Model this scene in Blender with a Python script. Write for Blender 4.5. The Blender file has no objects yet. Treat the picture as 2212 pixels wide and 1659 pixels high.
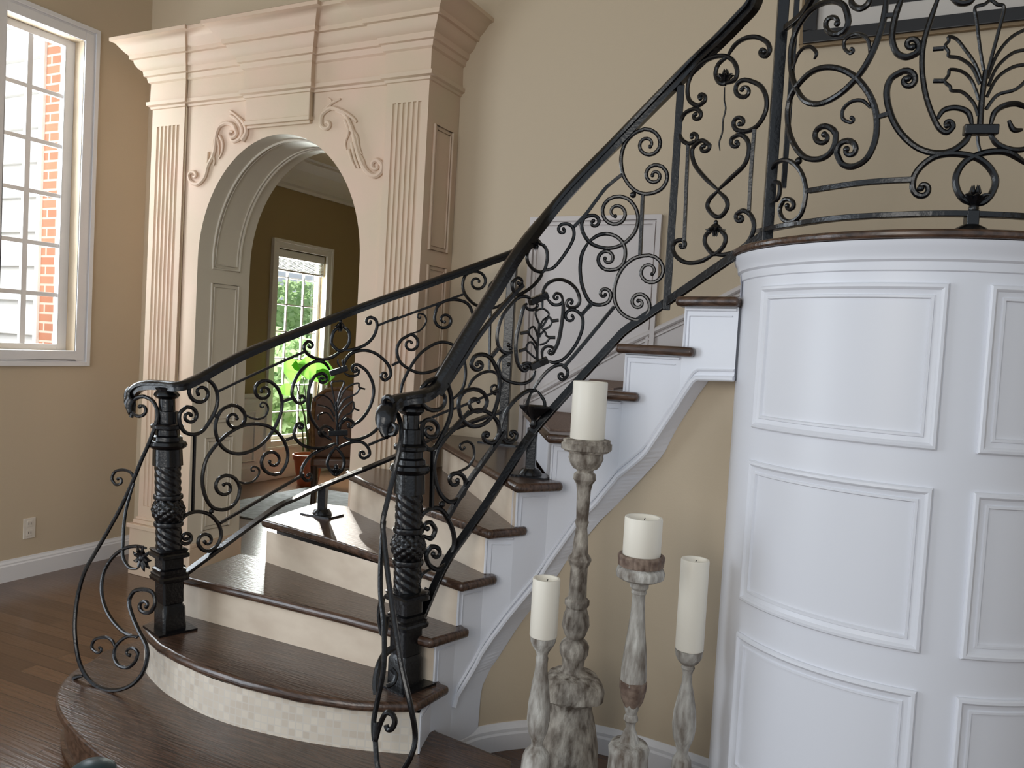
import bpy, bmesh, random
from math import *
from mathutils import Vector, Matrix
random.seed(4)
S = bpy.context.scene
COL = S.collection
# ------------------------------------------------------------------ camera
W, H = 2212, 1659
CX, CY, F = 1106.0, 829.5, 1768.0
YAW, PIT, ROL, EYE = radians(26.53), radians(2.62), radians(3.27), 1.515
fw = Vector((-sin(YAW)*cos(PIT), cos(YAW)*cos(PIT), -sin(PIT)))
r0 = Vector((cos(YAW), sin(YAW), 0)); u0 = r0.cross(fw)
rt = r0*cos(ROL)+u0*sin(ROL); up = -r0*sin(ROL)+u0*cos(ROL)
OC = Vector((0, 0, EYE))
cam = bpy.data.objects.new('camera', bpy.data.cameras.new('camera')); COL.objects.link(cam)
cam.data.sensor_width = 36; cam.data.lens = F/W*36; cam.data.clip_start = .02; cam.data.clip_end = 200
M = Matrix((rt, up, -fw)).transposed().to_4x4(); M.translation = OC; cam.matrix_world = M
S.camera = cam
def ray(x, y): return rt*(x-CX)-up*(y-CY)+fw*F
def PZ(x, y, z): d = ray(x, y); return OC+d*((z-EYE)/d.z)
def PX(x, y, v): d = ray(x, y); return OC+d*(v/d.x)
def PY(x, y, v): d = ray(x, y); return OC+d*(v/d.y)
class Ribbon:      # vertical surface standing on a plan polyline
    def __init__(s, pts): s.p = [Vector(q[:2]) for q in pts]
    def hit(s, x, y, off=0.0):
        d = ray(x, y); best = None
        n = len(s.p)-1
        for i in range(n):
            a, b = s.p[i], s.p[i+1]; e = b-a
            det = d.x*(-e.y)+d.y*e.x
            if abs(det) < 1e-12: continue
            t = (a.x*(-e.y)+a.y*e.x)/det
            w = (d.x*a.y-d.y*a.x)/det
            if t <= 0: continue
            lo = -9 if i == 0 else 0; hi = 9 if i == n-1 else 1
            pen = max(lo-w, w-hi, 0)
            key = (round(pen, 4), t)
            if best is None or key < best[0]: best = (key, t, i, w)
        _, t, i, w = best
        return OC+d*t, i+w
class Round:
    def __init__(s, c, R): s.c = Vector(c); s.R = R
    def hit(s, x, y):
        d = ray(x, y); L = hypot(d.x, d.y); ux, uy = d.x/L, d.y/L
        b = ux*s.c.x+uy*s.c.y; D = b*b-(s.c.length_squared-s.R**2)
        t = b-sqrt(max(D, 0)); return OC+d*(t/L), 0
# ------------------------------------------------------------------ materials
def mat(name, col, rough=.5, metal=0, spec=.5, noise=None, bump=None, coat=0):
    m = bpy.data.materials.new(name); m.use_nodes = True; nt = m.node_tree; b = nt.nodes['Principled BSDF']
    b.inputs['Base Color'].default_value = (*col, 1); b.inputs['Roughness'].default_value = rough
    b.inputs['Metallic'].default_value = metal; b.inputs['Specular IOR Level'].default_value = spec
    b.inputs['Coat Weight'].default_value = coat; b.inputs['Coat Roughness'].default_value = .15
    if noise or bump:
        tc = nt.nodes.new('ShaderNodeTexCoord')
    if noise:
        c2, sc, st = noise
        mp = nt.nodes.new('ShaderNodeMapping'); mp.inputs['Scale'].default_value = st
        n = nt.nodes.new('ShaderNodeTexNoise'); n.inputs['Scale'].default_value = sc; n.inputs['Detail'].default_value = 6
        r = nt.nodes.new('ShaderNodeValToRGB'); r.color_ramp.elements[0].color = (*col, 1); r.color_ramp.elements[1].color = (*c2, 1)
        r.color_ramp.elements[0].position = .35; r.color_ramp.elements[1].position = .68
        nt.links.new(tc.outputs['Object'], mp.inputs[0]); nt.links.new(mp.outputs[0], n.inputs['Vector'])
        nt.links.new(n.outputs[0], r.inputs[0]); nt.links.new(r.outputs[0], b.inputs['Base Color'])
    if bump:
        sc, st, amt = bump
        mp = nt.nodes.new('ShaderNodeMapping'); mp.inputs['Scale'].default_value = st
        n = nt.nodes.new('ShaderNodeTexNoise'); n.inputs['Scale'].default_value = sc; n.inputs['Detail'].default_value = 5
        bu = nt.nodes.new('ShaderNodeBump'); bu.inputs['Strength'].default_value = amt; bu.inputs['Distance'].default_value = .01
        nt.links.new(tc.outputs['Object'], mp.inputs[0]); nt.links.new(mp.outputs[0], n.inputs['Vector'])
        nt.links.new(n.outputs[0], bu.inputs['Height']); nt.links.new(bu.outputs[0], b.inputs['Normal'])
    return m
def brick(m, c1, c2, cm, w, h, mortar, vec='XZ', offs=.5, rot=0, freq=2):
    nt = m.node_tree; b = nt.nodes['Principled BSDF']; tc = nt.nodes.new('ShaderNodeTexCoord')
    sp = nt.nodes.new('ShaderNodeSeparateXYZ'); cb = nt.nodes.new('ShaderNodeCombineXYZ')
    nt.links.new(tc.outputs['Object'], sp.inputs[0])
    nt.links.new(sp.outputs[vec[0]], cb.inputs[0]); nt.links.new(sp.outputs[vec[1]], cb.inputs[1])
    t = nt.nodes.new('ShaderNodeTexBrick'); t.offset = offs; t.offset_frequency = freq
    mp = nt.nodes.new('ShaderNodeMapping'); mp.inputs['Rotation'].default_value = (0, 0, rot)
    nt.links.new(cb.outputs[0], mp.inputs[0]); nt.links.new(mp.outputs[0], t.inputs['Vector'])
    for k, v in (('Color1', c1), ('Color2', c2), ('Mortar', cm)): t.inputs[k].default_value = (*v, 1)
    t.inputs['Scale'].default_value = 1; t.inputs['Brick Width'].default_value = w; t.inputs['Row Height'].default_value = h
    t.inputs['Mortar Size'].default_value = mortar; t.inputs['Bias'].default_value = -.2
    return nt, b, t
MT = {}
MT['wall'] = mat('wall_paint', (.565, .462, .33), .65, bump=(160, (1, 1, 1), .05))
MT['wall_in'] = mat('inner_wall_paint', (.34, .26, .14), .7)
MT['ceil'] = mat('ceiling_paint', (.55, .48, .34), .8)
MT['white'] = mat('white_paint', (.80, .81, .86), .38)
MT['trimwhite'] = mat('trim_paint', (.78, .77, .78), .4)
MT['stone'] = mat('cast_stone', (.66, .48, .36), .6, noise=((.60, .48, .34), 3.2, (1, 1, 1)), bump=(60, (1, 1, 1), .06))
MT['jamb'] = mat('jamb_cream_grey', (.66, .60, .50), .5)  # greyer and less saturated than the surround stone
MT['greytrim'] = mat('warm_grey_trim', (.62, .57, .55), .45)
MT['stone_side'] = MT['stone']
MT['seam_shade'] = mat('stone_joint_shade', (.30, .21, .12), .8)
MT['tread'] = mat('tread_wood', (.038, .021, .014), .25, noise=((.115, .063, .040), 9, (1, 14, 6)), bump=(14, (1, 9, 5), .16), coat=.25)
MT['iron'] = mat('wrought_iron', (.004, .004, .005), .24, metal=0, spec=.55, bump=(90, (1, 1, 1), .12))
MT['wax'] = mat('candle_wax', (.88, .83, .72), .45)
MT['wax'].node_tree.nodes['Principled BSDF'].inputs['Subsurface Weight'].default_value = .0
MT['wick'] = mat('burnt_wax', (.45, .32, .18), .7)
MT['cwood'] = mat('weathered_wood', (.10, .075, .055), .75, noise=((.50, .45, .38), 34, (1, 1, .4)), bump=(70, (1, 1, .5), .8))
MT['cwood2'] = mat('pale_weathered_wood', (.13, .10, .075), .75, noise=((.62, .60, .55), 30, (1, 1, .25)), bump=(70, (1, 1, .4), .7))
MT['brownwood'] = mat('bare_carved_wood', (.11, .068, .050), .7, noise=((.26, .19, .145), 40, (1, 1, 1)))
MT['carpet'] = mat('brown_stair_carpet', (.17, .115, .09), .95, noise=((.27, .19, .15), 180, (1, 1, 1)))
MT['terra'] = mat('terracotta', (.42, .10, .035), .5)
MT['soil'] = mat('soil', (.05, .03, .02), .9)
MT['leaf'] = mat('leaf_green', (.10, .32, .03), .4)
MT['stem'] = mat('plant_stem', (.12, .16, .06), .6)
MT['leather'] = mat('brown_leather', (.10, .042, .02), .3, noise=((.16, .075, .04), 12, (1, 1, 1)), coat=.3)
MT['gilt'] = mat('worn_gilt_wood', (.30, .17, .07), .35, noise=((.14, .07, .03), 30, (1, 1, 1)))
MT['darkwood'] = mat('dark_furniture_wood', (.04, .02, .012), .35)
MT['rug'] = mat('grey_rug', (.30, .31, .32), .95, noise=((.45, .47, .50), 14, (1, 1, 1)))
MT['plastic'] = mat('outlet_plastic', (.72, .66, .58), .35)
MT['slot'] = mat('outlet_slot', (.03, .03, .03), .6)
MT['blind'] = mat('blind_slats', (.55, .55, .50), .6)
MT['black'] = mat('black_frame_lacquer', (.012, .010, .010), .3)
MT['gold'] = mat('dull_gold_edge', (.22, .15, .08), .4, metal=.3)
MT['matboard'] = mat('picture_mat', (.62, .58, .54), .7)
MT['teal'] = mat('dark_teal_leather', (.012, .035, .045), .4)
MT['siding'] = mat('white_siding', (.85, .86, .88), .6)
MT['hedge'] = mat('garden_leaves', (.10, .22, .06), .8, noise=((.35, .45, .28), 9, (1, 1, 1)))
MT['lawn'] = mat('sunny_lawn', (.35, .5, .15), .9)
def leafy(name, col):
    m = bpy.data.materials.new(name); m.use_nodes = True; nt = m.node_tree; b = nt.nodes['Principled BSDF']; o = nt.nodes['Material Output']
    b.inputs['Base Color'].default_value = (*col, 1); b.inputs['Roughness'].default_value = .5
    t = nt.nodes.new('ShaderNodeBsdfTranslucent'); t.inputs[0].default_value = (*[min(1, c*1.25) for c in col], 1)
    x = nt.nodes.new('ShaderNodeMixShader'); x.inputs[0].default_value = .5
    nt.links.new(b.outputs[0], x.inputs[1]); nt.links.new(t.outputs[0], x.inputs[2]); nt.links.new(x.outputs[0], o.inputs[0]); return m
MT['leaf'] = leafy('broad_leaf', (.10, .24, .035)); MT['hedge'] = leafy('garden_leaves', (.34, .48, .26))
# travertine riser stone
MT['riser'] = mat('riser_stone', (.80, .68, .54), .32, noise=((.66, .54, .42), 5, (1, 1, 2)))
m = mat('mosaic_tile', (.8, .7, .6), .3)
nt, b, t = brick(m, (.74, .66, .54), (.47, .38, .29), (.62, .57, .50), .026, .026, .0022, 'XZ', 0.0)
nz = nt.nodes.new('ShaderNodeTexNoise'); nz.inputs['Scale'].default_value = 1.1
mx = nt.nodes.new('ShaderNodeMixRGB'); mx.inputs[0].default_value = .35; mx.inputs[2].default_value = (.8, .72, .62, 1)
nt.links.new(t.outputs[0], mx.inputs[1]); nt.links.new(mx.outputs[0], b.inputs['Base Color']); MT['mosaic'] = m
m = mat('plank_floor', (.2, .1, .05), .22, coat=.25)
nt, b, t = brick(m, (.10, .050, .026), (.17, .090, .048), (.04, .022, .013), 1.1, .085, .0018, 'XY', .37, radians(-2))
tc = nt.nodes.new('ShaderNodeTexCoord'); mp = nt.nodes.new('ShaderNodeMapping'); mp.inputs['Rotation'].default_value = (0, 0, radians(-2)); mp.inputs['Scale'].default_value = (2, 26, 1)
nz = nt.nodes.new('ShaderNodeTexNoise'); nz.inputs['Scale'].default_value = 3; nz.inputs['Detail'].default_value = 6
mx = nt.nodes.new('ShaderNodeMixRGB'); mx.blend_type = 'MULTIPLY'; mx.inputs[0].default_value = .6
rp = nt.nodes.new('ShaderNodeValToRGB'); rp.color_ramp.elements[0].color = (.45, .4, .38, 1); rp.color_ramp.elements[1].color = (1.3, 1.25, 1.2, 1)
nt.links.new(tc.outputs['Object'], mp.inputs[0]); nt.links.new(mp.outputs[0], nz.inputs['Vector']); nt.links.new(nz.outputs[0], rp.inputs[0])
nt.links.new(t.outputs[0], mx.inputs[1]); nt.links.new(rp.outputs[0], mx.inputs[2]); nt.links.new(mx.outputs[0], b.inputs['Base Color'])
bu = nt.nodes.new('ShaderNodeBump'); bu.inputs['Strength'].default_value = .12; bu.inputs['Distance'].default_value = .01
nt.links.new(nz.outputs[0], bu.inputs['Height']); nt.links.new(bu.outputs[0], b.inputs['Normal']); MT['floor'] = m
m = mat('red_brick', (.5, .2, .12), .8)
nt, b, t = brick(m, (.62, .26, .16), (.72, .34, .22), (.8, .72, .62), .2, .068, .008, 'XZ', .5)
nt.links.new(t.outputs[0], b.inputs['Base Color']); MT['brick'] = m
m = bpy.data.materials.new('window_glass'); m.use_nodes = True; nt = m.node_tree; nt.nodes.clear()
o = nt.nodes.new('ShaderNodeOutputMaterial'); mxs = nt.nodes.new('ShaderNodeMixShader'); tr = nt.nodes.new('ShaderNodeBsdfTransparent'); gl = nt.nodes.new('ShaderNodeBsdfGlossy')
gl.inputs['Roughness'].default_value = .02; mxs.inputs[0].default_value = .04
nt.links.new(tr.outputs[0], mxs.inputs[1]); nt.links.new(gl.outputs[0], mxs.inputs[2]); nt.links.new(mxs.outputs[0], o.inputs[0]); MT['glass'] = m
# ------------------------------------------------------------------ object helpers
def tag(o, label=None, cat=None, group=None, kind=None):
    if label: o['label'] = label
    if cat: o['category'] = cat
    if group: o['group'] = group
    if kind: o['kind'] = kind
    return o
def thing(name, loc, label, cat, group=None):
    o = bpy.data.objects.new(name, None); COL.objects.link(o); o.location = loc; o.empty_display_size = .1
    o['_loc'] = list(loc); return tag(o, label, cat, group)
def rootloc(p):
    while p is not None:
        if '_loc' in p: return Vector(p['_loc'])
        p = p.parent
    return Vector((0, 0, 0))
def mk(name, vs, fs, m, parent=None, smooth=True, bevel=0, label=None, kind=None):
    me = bpy.data.meshes.new(name); L = rootloc(parent)
    me.from_pydata([tuple(Vector(v)-L) for v in vs], [], fs)
    me.materials.append(MT[m] if isinstance(m, str) else m)
    bm = bmesh.new(); bm.from_mesh(me); bmesh.ops.remove_doubles(bm, verts=bm.verts, dist=1e-6)
    bmesh.ops.recalc_face_normals(bm, faces=bm.faces); bm.to_mesh(me); bm.free()
    if smooth:
        for p in me.polygons: p.use_smooth = True
        me.set_sharp_from_angle(angle=radians(38))
    o = bpy.data.objects.new(name, me); COL.objects.link(o)
    if parent is not None: o.parent = parent
    if bevel:
        b = o.modifiers.new('b', 'BEVEL'); b.width = bevel; b.segments = 3; b.limit_method = 'ANGLE'; b.angle_limit = radians(50)
    if label: o['label'] = label
    if kind: o['kind'] = kind
    return o
class G:        # geometry bag
    def __init__(s): s.v = []; s.f = []
    def add(s, vs, fs):
        n = len(s.v); s.v += [Vector(v) for v in vs]; s.f += [tuple(i+n for i in f) for f in fs]; return s
    def box(s, a, b):
        (x0, y0, z0), (x1, y1, z1) = a, b
        return s.add([(x0,y0,z0),(x1,y0,z0),(x1,y1,z0),(x0,y1,z0),(x0,y0,z1),(x1,y0,z1),(x1,y1,z1),(x0,y1,z1)],
                     [(0,3,2,1),(4,5,6,7),(0,1,5,4),(1,2,6,5),(2,3,7,6),(3,0,4,7)])
    def quad(s, *p): return s.add(p, [tuple(range(len(p)))])
    def prism(s, poly, z0, z1):
        n = len(poly); vs = [(p[0], p[1], z0) for p in poly]+[(p[0], p[1], z1) for p in poly]
        fs = [tuple(range(n))[::-1], tuple(range(n, 2*n))]+[(i, (i+1) % n, n+(i+1) % n, n+i) for i in range(n)]
        return s.add(vs, fs)
    def tube(s, pts, r, n=8, prof=None, closed=False, cap=True, square=0):
        pts = [Vector(p) for p in pts]; N = len(pts)
        if N < 2: return s
        rs = r if isinstance(r, (list, tuple)) else [r]*N
        T = []
        for i in range(N):
            a = pts[max(i-1, 0)] if not closed else pts[i-1]; b = pts[min(i+1, N-1)] if not closed else pts[(i+1) % N]
            t = (b-a); T.append(t.normalized() if t.length > 1e-9 else Vector((0, 0, 1)))
        ref = Vector((0, 0, 1)) if abs(T[0].z) < .9 else Vector((0, 1, 0))
        if s.__dict__.get('nref') is not None: ref = s.nref
        u = (ref-T[0]*ref.dot(T[0])).normalized(); rings = []
        for i in range(N):
            if s.__dict__.get('nref') is not None: u = s.nref
            u = (u-T[i]*u.dot(T[i]))
            u = u.normalized() if u.length > 1e-6 else T[i].orthogonal().normalized()
            w = T[i].cross(u); ring = []
            for k in range(n):
                if prof: a, b = prof[k]; ring.append(pts[i]+(u*b+w*a)*rs[i])
                else:
                    th = 2*pi*k/n+pi/n; ring.append(pts[i]+(u*sin(th)+w*cos(th))*rs[i])
            rings.append(ring)
        base = len(s.v)
        for ring in rings: s.v += ring
        for i in range(N-1 if not closed else N):
            j = (i+1) % N
            for k in range(n):
                k2 = (k+1) % n; s.f.append((base+i*n+k, base+i*n+k2, base+j*n+k2, base+j*n+k))
        if cap and not closed:
            s.f.append(tuple(base+k for k in range(n))[::-1]); s.f.append(tuple(base+(N-1)*n+k for k in range(n)))
        return s
    def lathe(s, prof, c, n=28, rf=None, top=True, ax=None):
        # prof: (z, r) ; rf(theta, z, r) -> r ; ax(z)->(x,y)
        base = len(s.v)
        for (z, r) in prof:
            cx, cy = ax(z) if ax else (c[0], c[1])
            for k in range(n):
                th = 2*pi*k/n; rr = rf(th, z, r) if rf else r
                s.v.append(Vector((cx+rr*cos(th), cy+rr*sin(th), z+(c[2] if len(c) > 2 else 0))))
        for i in range(len(prof)-1):
            for k in range(n):
                k2 = (k+1) % n; s.f.append((base+i*n+k, base+i*n+k2, base+(i+1)*n+k2, base+(i+1)*n+k))
        s.f.append(tuple(base+k for k in range(n))[::-1]); m = len(prof)-1
        s.f.append(tuple(base+m*n+k for k in range(n))); return s
    def ball(s, c, r, n=10, sz=1):
        return s.lathe([(-r*sz*cos(pi*i/8), max(r*sin(pi*i/8), r*.02)) for i in range(9)], c, n)
    def make(s, name, m, parent=None, **k): return mk(name, s.v, s.f, m, parent, **k)
def crom(p, n=5):
    out = []
    if len(p) < 3: return [list(q) for q in p]
    for i in range(len(p)-1):
        a, b, c, d = p[max(i-1, 0)], p[i], p[i+1], p[min(i+2, len(p)-1)]
        for k in range(n):
            t = k/n; out.append([.5*(2*b[j]+(c[j]-a[j])*t+(2*a[j]-5*b[j]+4*c[j]-d[j])*t*t+(3*b[j]-a[j]-3*c[j]+d[j])*t**3) for j in range(len(b))])
    out.append(list(p[-1])); return out
def spiral(p, sp):
    cx, cy, turns = sp[:3]; x, y = p; R = hypot(x-cx, y-cy); a0 = atan2(y-cy, x-cx)
    n = max(6, int(abs(turns)*16)); out = []
    for i in range(1, n+1):
        t = i/n; out.append((cx+R*(1-.80*t**.85)*cos(a0+2*pi*turns*t), cy+R*(1-.80*t**.85)*sin(a0+2*pi*turns*t)))
    return out
ZM = dict(A=(360, 650, 2.764), B=(850, 500, 2.765), C=(950, 460, 3.317), D=(1220, 240, 3.319), E=(900, 0, 2.765), G=(1600, 0, 2.962),
          H=(140, 800, 2.304), I=(900, 520, 3.608), J=(750, 800, 1.931), P=(0, 0, 1), L=(0, 0, 2.011), T=(220, 0, 4.424), U=(660, 0, 4.424))
def px(z, p): a, b, s = ZM[z]; return (a+p[0]/s, b+p[1]/s)
def path2(z, pts, st=None, en=None, n=5):
    out = crom(pts, n)
    if st: out = [list(q) for q in spiral(pts[0], st)][::-1]+out
    if en: out = out+[list(q) for q in spiral(pts[-1], en)]
    return [px(z, q) for q in out]
def scroll(surf, par, z, pts, st=None, en=None, r=.0066, name='scroll', m='iron', flat=0, n=6, knob=True, offy=0):
    P = [surf.hit(*q)[0] for q in path2(z, pts, st, en)]
    if offy:
        P = [q+(OC-q).normalized()*offy for q in P]
    N = len(P); rs = []
    for i in range(N):
        k = 1.0
        if not st: k = min(k, .6+.4*min(1, i/4))
        if not en: k = min(k, .6+.4*min(1, (N-1-i)/4))
        if st: k = min(k, .72+.28*min(1, i/14))
        if en: k = min(k, .72+.28*min(1, (N-1-i)/14))
        rs.append(r*k)
    g = G(); g.tube(P, rs, 8)
    if knob and st: g.ball(P[0], r*1.05, 8)
    if knob and en: g.ball(P[-1], r*1.05, 8)
    return g.make(name, m, par)
def barp(surf, par, z, pts, r=.0066, name='bar', sq=True, wide=1.0):
    P = [surf.hit(*px(z, q))[0] for q in (crom(pts, 5) if len(pts) > 2 else [pts[0], [(pts[0][0]+pts[1][0])/2, (pts[0][1]+pts[1][1])/2], pts[1]])]
    g = G(); prof = [(-wide, -1), (wide, -1), (wide, 1), (-wide, 1)]
    pr = [(a*r_, b*r_) for (a, b), r_ in zip(prof, [1]*4)]
    g.tube(P, r, 4, prof=pr); return g.make(name, 'iron', par, smooth=False, bevel=r*.25)
# ================================================================== ROOM
XL, YS, YB, YB2 = -4.62, 3.45, 3.733, 3.864
HR = .172
ZC = 4.6
def struct(g, name, m, **k): o = g.make(name, m, None, kind='structure', **k); return o
struct(G().box((-9, -3.2, -.12), (5, 9.5, 0)), 'floor', 'floor', smooth=False)
struct(G().box((XL-.15, .2, ZC), (5, YB2, ZC+.1)), 'ceiling', 'ceil', smooth=False)
# left wall with window opening y 2.80..3.265, z 1.33..3.195
wy0, wy1, wz0, wz1 = 2.795, 3.266, 1.335, 3.192
g = G()
g.box((XL-.15, .9, 0), (XL, wy0, ZC)).box((XL-.15, wy1, 0), (XL, YB2, ZC)).box((XL-.15, wy0, 0), (XL, wy1, wz0)).box((XL-.15, wy0, wz1), (XL, wy1, ZC))
struct(g, 'wall_left', 'wall', smooth=False)
# back wall with passage opening behind the arch
ax0, ax1 = -3.81, -2.645
axc, azs, arise, ahw = (ax0+ax1)/2, 1.915, .685, (ax1-ax0)/2
g = G(); g.box((XL-.15, YB, 0), (-4.216, YB2, ZC)).box((-2.261, YB, 0), (3.2, YB2, ZC)).box((-4.216, YB, 2.861), (-2.261, YB2, ZC))
struct(g, 'wall_back', 'wall', smooth=False)
struct(G().box((3.2, .2, 0), (3.3, YB2, ZC)), 'wall_right', 'wall', smooth=False)
# baseboards
def baseb(name, a, b, nrm, h=.125, z=0):
    a, b, nrm = Vector((*a, z)), Vector((*b, z)), Vector((*nrm, 0))
    pr = [(0, 0), (.018, 0), (.018, h*.72), (.013, h*.78), (.013, h*.84), (.006, h*.93), (.004, h), (0, h)]
    g = G(); n = len(pr); vs = [p+nrm*o+Vector((0, 0, zz)) for p in (a, b) for o, zz in pr]
    g.add(vs, [(i, (i+1) % n, n+(i+1) % n, n+i) for i in range(n)]+[tuple(range(n)), tuple(range(n, 2*n))])
    return struct(g, name, 'trimwhite', smooth=False)
baseb('baseboard_left', (XL, .9), (XL, YB), (1, 0))
# window in left wall
g = G()
def frame_x(g, x, y0, y1, z0, z1, w, d0, d1):   # mitred rectangle frame on an x plane, d0/d1 from x
    g.box((x+d0, y0-w, z0-w), (x+d1, y0, z1+w)).box((x+d0, y1, z0-w), (x+d1, y1+w, z1+w))
    g.box((x+d0, y0, z0-w), (x+d1, y1, z0)).box((x+d0, y0, z1), (x+d1, y1, z1+w))
frame_x(g, XL, wy0, wy1, wz0, wz1, .055, 0, .016); frame_x(g, XL, wy0, wy1, wz0, wz1, .09, 0, .010)
frame_x(g, XL, wy0-.065, wy1+.065, wz0-.065, wz1+.065, .026, 0, .024)
w1 = struct(g, 'window_1', 'trimwhite', smooth=False, bevel=.003)
g = G(); xg = XL-.10
iy0, iy1, iz0, iz1 = 2.835, 3.205, 1.372, 3.150
g.box((xg-.02, wy0, wz0), (xg+.02, iy0, wz1)).box((xg-.02, iy1, wz0), (xg+.02, wy1, wz1)).box((xg-.02, iy0, wz0), (xg+.02, iy1, iz0)).box((xg-.02, iy0, iz1), (xg+.02, iy1, wz1))
g.box((xg-.012, 2.981, iz0), (xg+.012, 3.013, iz1))
for k in range(1, 6):
    z = iz0+(iz1-iz0)*k/6; g.box((xg-.010, iy0, z-.013), (xg+.011, iy1, z+.013))
g.make('window_sash', 'trimwhite', w1, smooth=False, bevel=.002)
G().box((xg-.003, iy0, iz0), (xg+.0, iy1, iz1)).make('pane', 'glass', w1, smooth=False)
# outlet
t = thing('wall_outlet', (XL, 3.015, .29), 'small cream power outlet on the left wall above the baseboard', 'outlet')
G().box((XL, 2.979, .228), (XL+.006, 3.051, .349)).make('cover_plate', 'plastic', t, smooth=False, bevel=.002)
for dz in (-.027, .027):
    G().box((XL+.006, 2.998, .2885+dz-.018), (XL+.009, 3.032, .2885+dz+.018)).make('socket', 'plastic', t, smooth=False, bevel=.002)
    G().box((XL+.009, 3.006, .2885+dz-.006), (XL+.0095, 3.009, .2885+dz+.008)).box((XL+.009, 3.02, .2885+dz-.006), (XL+.0095, 3.023, .2885+dz+.008)).make('slot', 'slot', t, smooth=False)
# ---- inner room beyond the arch
XI = -5.95
iwy0, iwy1, iwz0, iwz1 = 6.40, 7.16, .40, 2.385
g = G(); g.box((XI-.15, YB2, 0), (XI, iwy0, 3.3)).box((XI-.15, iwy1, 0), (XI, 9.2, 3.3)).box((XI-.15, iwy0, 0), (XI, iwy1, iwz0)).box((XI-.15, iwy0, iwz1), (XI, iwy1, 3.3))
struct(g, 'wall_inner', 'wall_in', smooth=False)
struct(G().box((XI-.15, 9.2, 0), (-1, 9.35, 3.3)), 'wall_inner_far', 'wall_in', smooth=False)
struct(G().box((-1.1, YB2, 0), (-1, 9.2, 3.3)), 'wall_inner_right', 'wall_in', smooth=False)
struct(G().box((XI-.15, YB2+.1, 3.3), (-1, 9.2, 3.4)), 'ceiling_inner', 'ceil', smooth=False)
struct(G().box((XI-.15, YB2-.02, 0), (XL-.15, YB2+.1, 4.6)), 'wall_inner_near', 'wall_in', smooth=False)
# crown moulding + chair rail + wainscot + baseboard
g = G(); pr = [(0, 3.0), (.02, 3.0), (.022, 3.03), (.05, 3.05), (.075, 3.10), (.13, 3.19), (.20, 3.25), (.215, 3.262), (.215, 3.285), (.25, 3.3), (0, 3.3)]
n = len(pr); g.add([(XI+o, y, z) for y in (YB2, 9.2) for o, z in pr], [(i, (i+1) % n, n+(i+1) % n, n+i) for i in range(n)])
struct(g, 'trim_1', 'trimwhite', smooth=False)
g = G()
for a, b in ((YB2, iwy0-.08), (iwy1+.08, 9.2)):
    g.box((XI, a, 0), (XI+.012, b, .87)).box((XI, a, .86), (XI+.04, b, .90)).box((XI, a, .80), (XI+.022, b, .845)).box((XI, a, 0), (XI+.025, b, .15))
    g.box((XI, a, .15), (XI+.018, b, .175))
g.box((XI, iwy0-.08, 0), (XI+.012, iwy1+.08, .31)).box((XI, iwy0-.08, 0), (XI+.025, iwy1+.08, .15))
for a, b in ((4.6, 5.4), (5.5, 6.2), (iwy0, iwy1), (7.4, 8.2)):
    zt = .48 if a == iwy0 else .74
    if a != iwy0: frame_x(g, XI+.012, a+.03, b-.03, .23, zt-.03, .014, 0, .012)
struct(g, 'trim_2', 'trimwhite', smooth=False, bevel=.003)
g = G(); frame_x(g, XI, iwy0, iwy1, iwz0, iwz1, .085, 0, .028); frame_x(g, XI, iwy0-.06, iwy1+.06, iwz0-.06, iwz1+.06, .028, 0, .042)
w2 = struct(g, 'window_2', 'trimwhite', smooth=False, bevel=.003)
g = G(); xg = XI-.08
g.box((xg-.02, iwy0, iwz0), (xg+.02, iwy0+.035, iwz1)).box((xg-.02, iwy1-.035, iwz0), (xg+.02, iwy1, iwz1)).box((xg-.02, iwy0, iwz0), (xg+.02, iwy1, iwz0+.04)).box((xg-.02, iwy0, iwz1-.04), (xg+.02, iwy1, iwz1))
for k in (1, 2): y = iwy0+(iwy1-iwy0)*k/3; g.box((xg-.01, y-.009, iwz0), (xg+.01, y+.009, iwz1))
for k in range(1, 7): z = iwz0+(iwz1-iwz0)*k/7; g.box((xg-.01, iwy0, z-.007), (xg+.01, iwy1, z+.007))
g.make('window_sash', 'trimwhite', w2, smooth=False)
G().box((xg-.002, iwy0, iwz0), (xg, iwy1, iwz1)).make('pane', 'glass', w2, smooth=False)
t = thing('window_blind', (XI+.0, 6.78, 2.3), 'raised grey slatted blind at the top of the window beyond the arch', 'blind')
G().box((XI-.06, iwy0+.01, 2.30), (XI-.01, iwy1-.01, 2.375)).make('headrail', 'trimwhite', t, smooth=False)
g = G()
for k in range(9): z = 2.185+k*.013; g.box((XI-.055, iwy0+.015, z), (XI-.015, iwy1-.015, z+.005))
g.make('slats', 'blind', t, smooth=False)
G().box((XI-.058, iwy0+.015, 2.160), (XI-.012, iwy1-.015, 2.180)).make('bottom_rail', 'trimwhite', t, smooth=False)
G().tube([(XI-.005, iwy1-.03, 2.3), (XI-.003, iwy1-.025, 1.4), (XI-.004, iwy1-.02, .75)], .004, 6).make('cord', 'blind', t)
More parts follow.
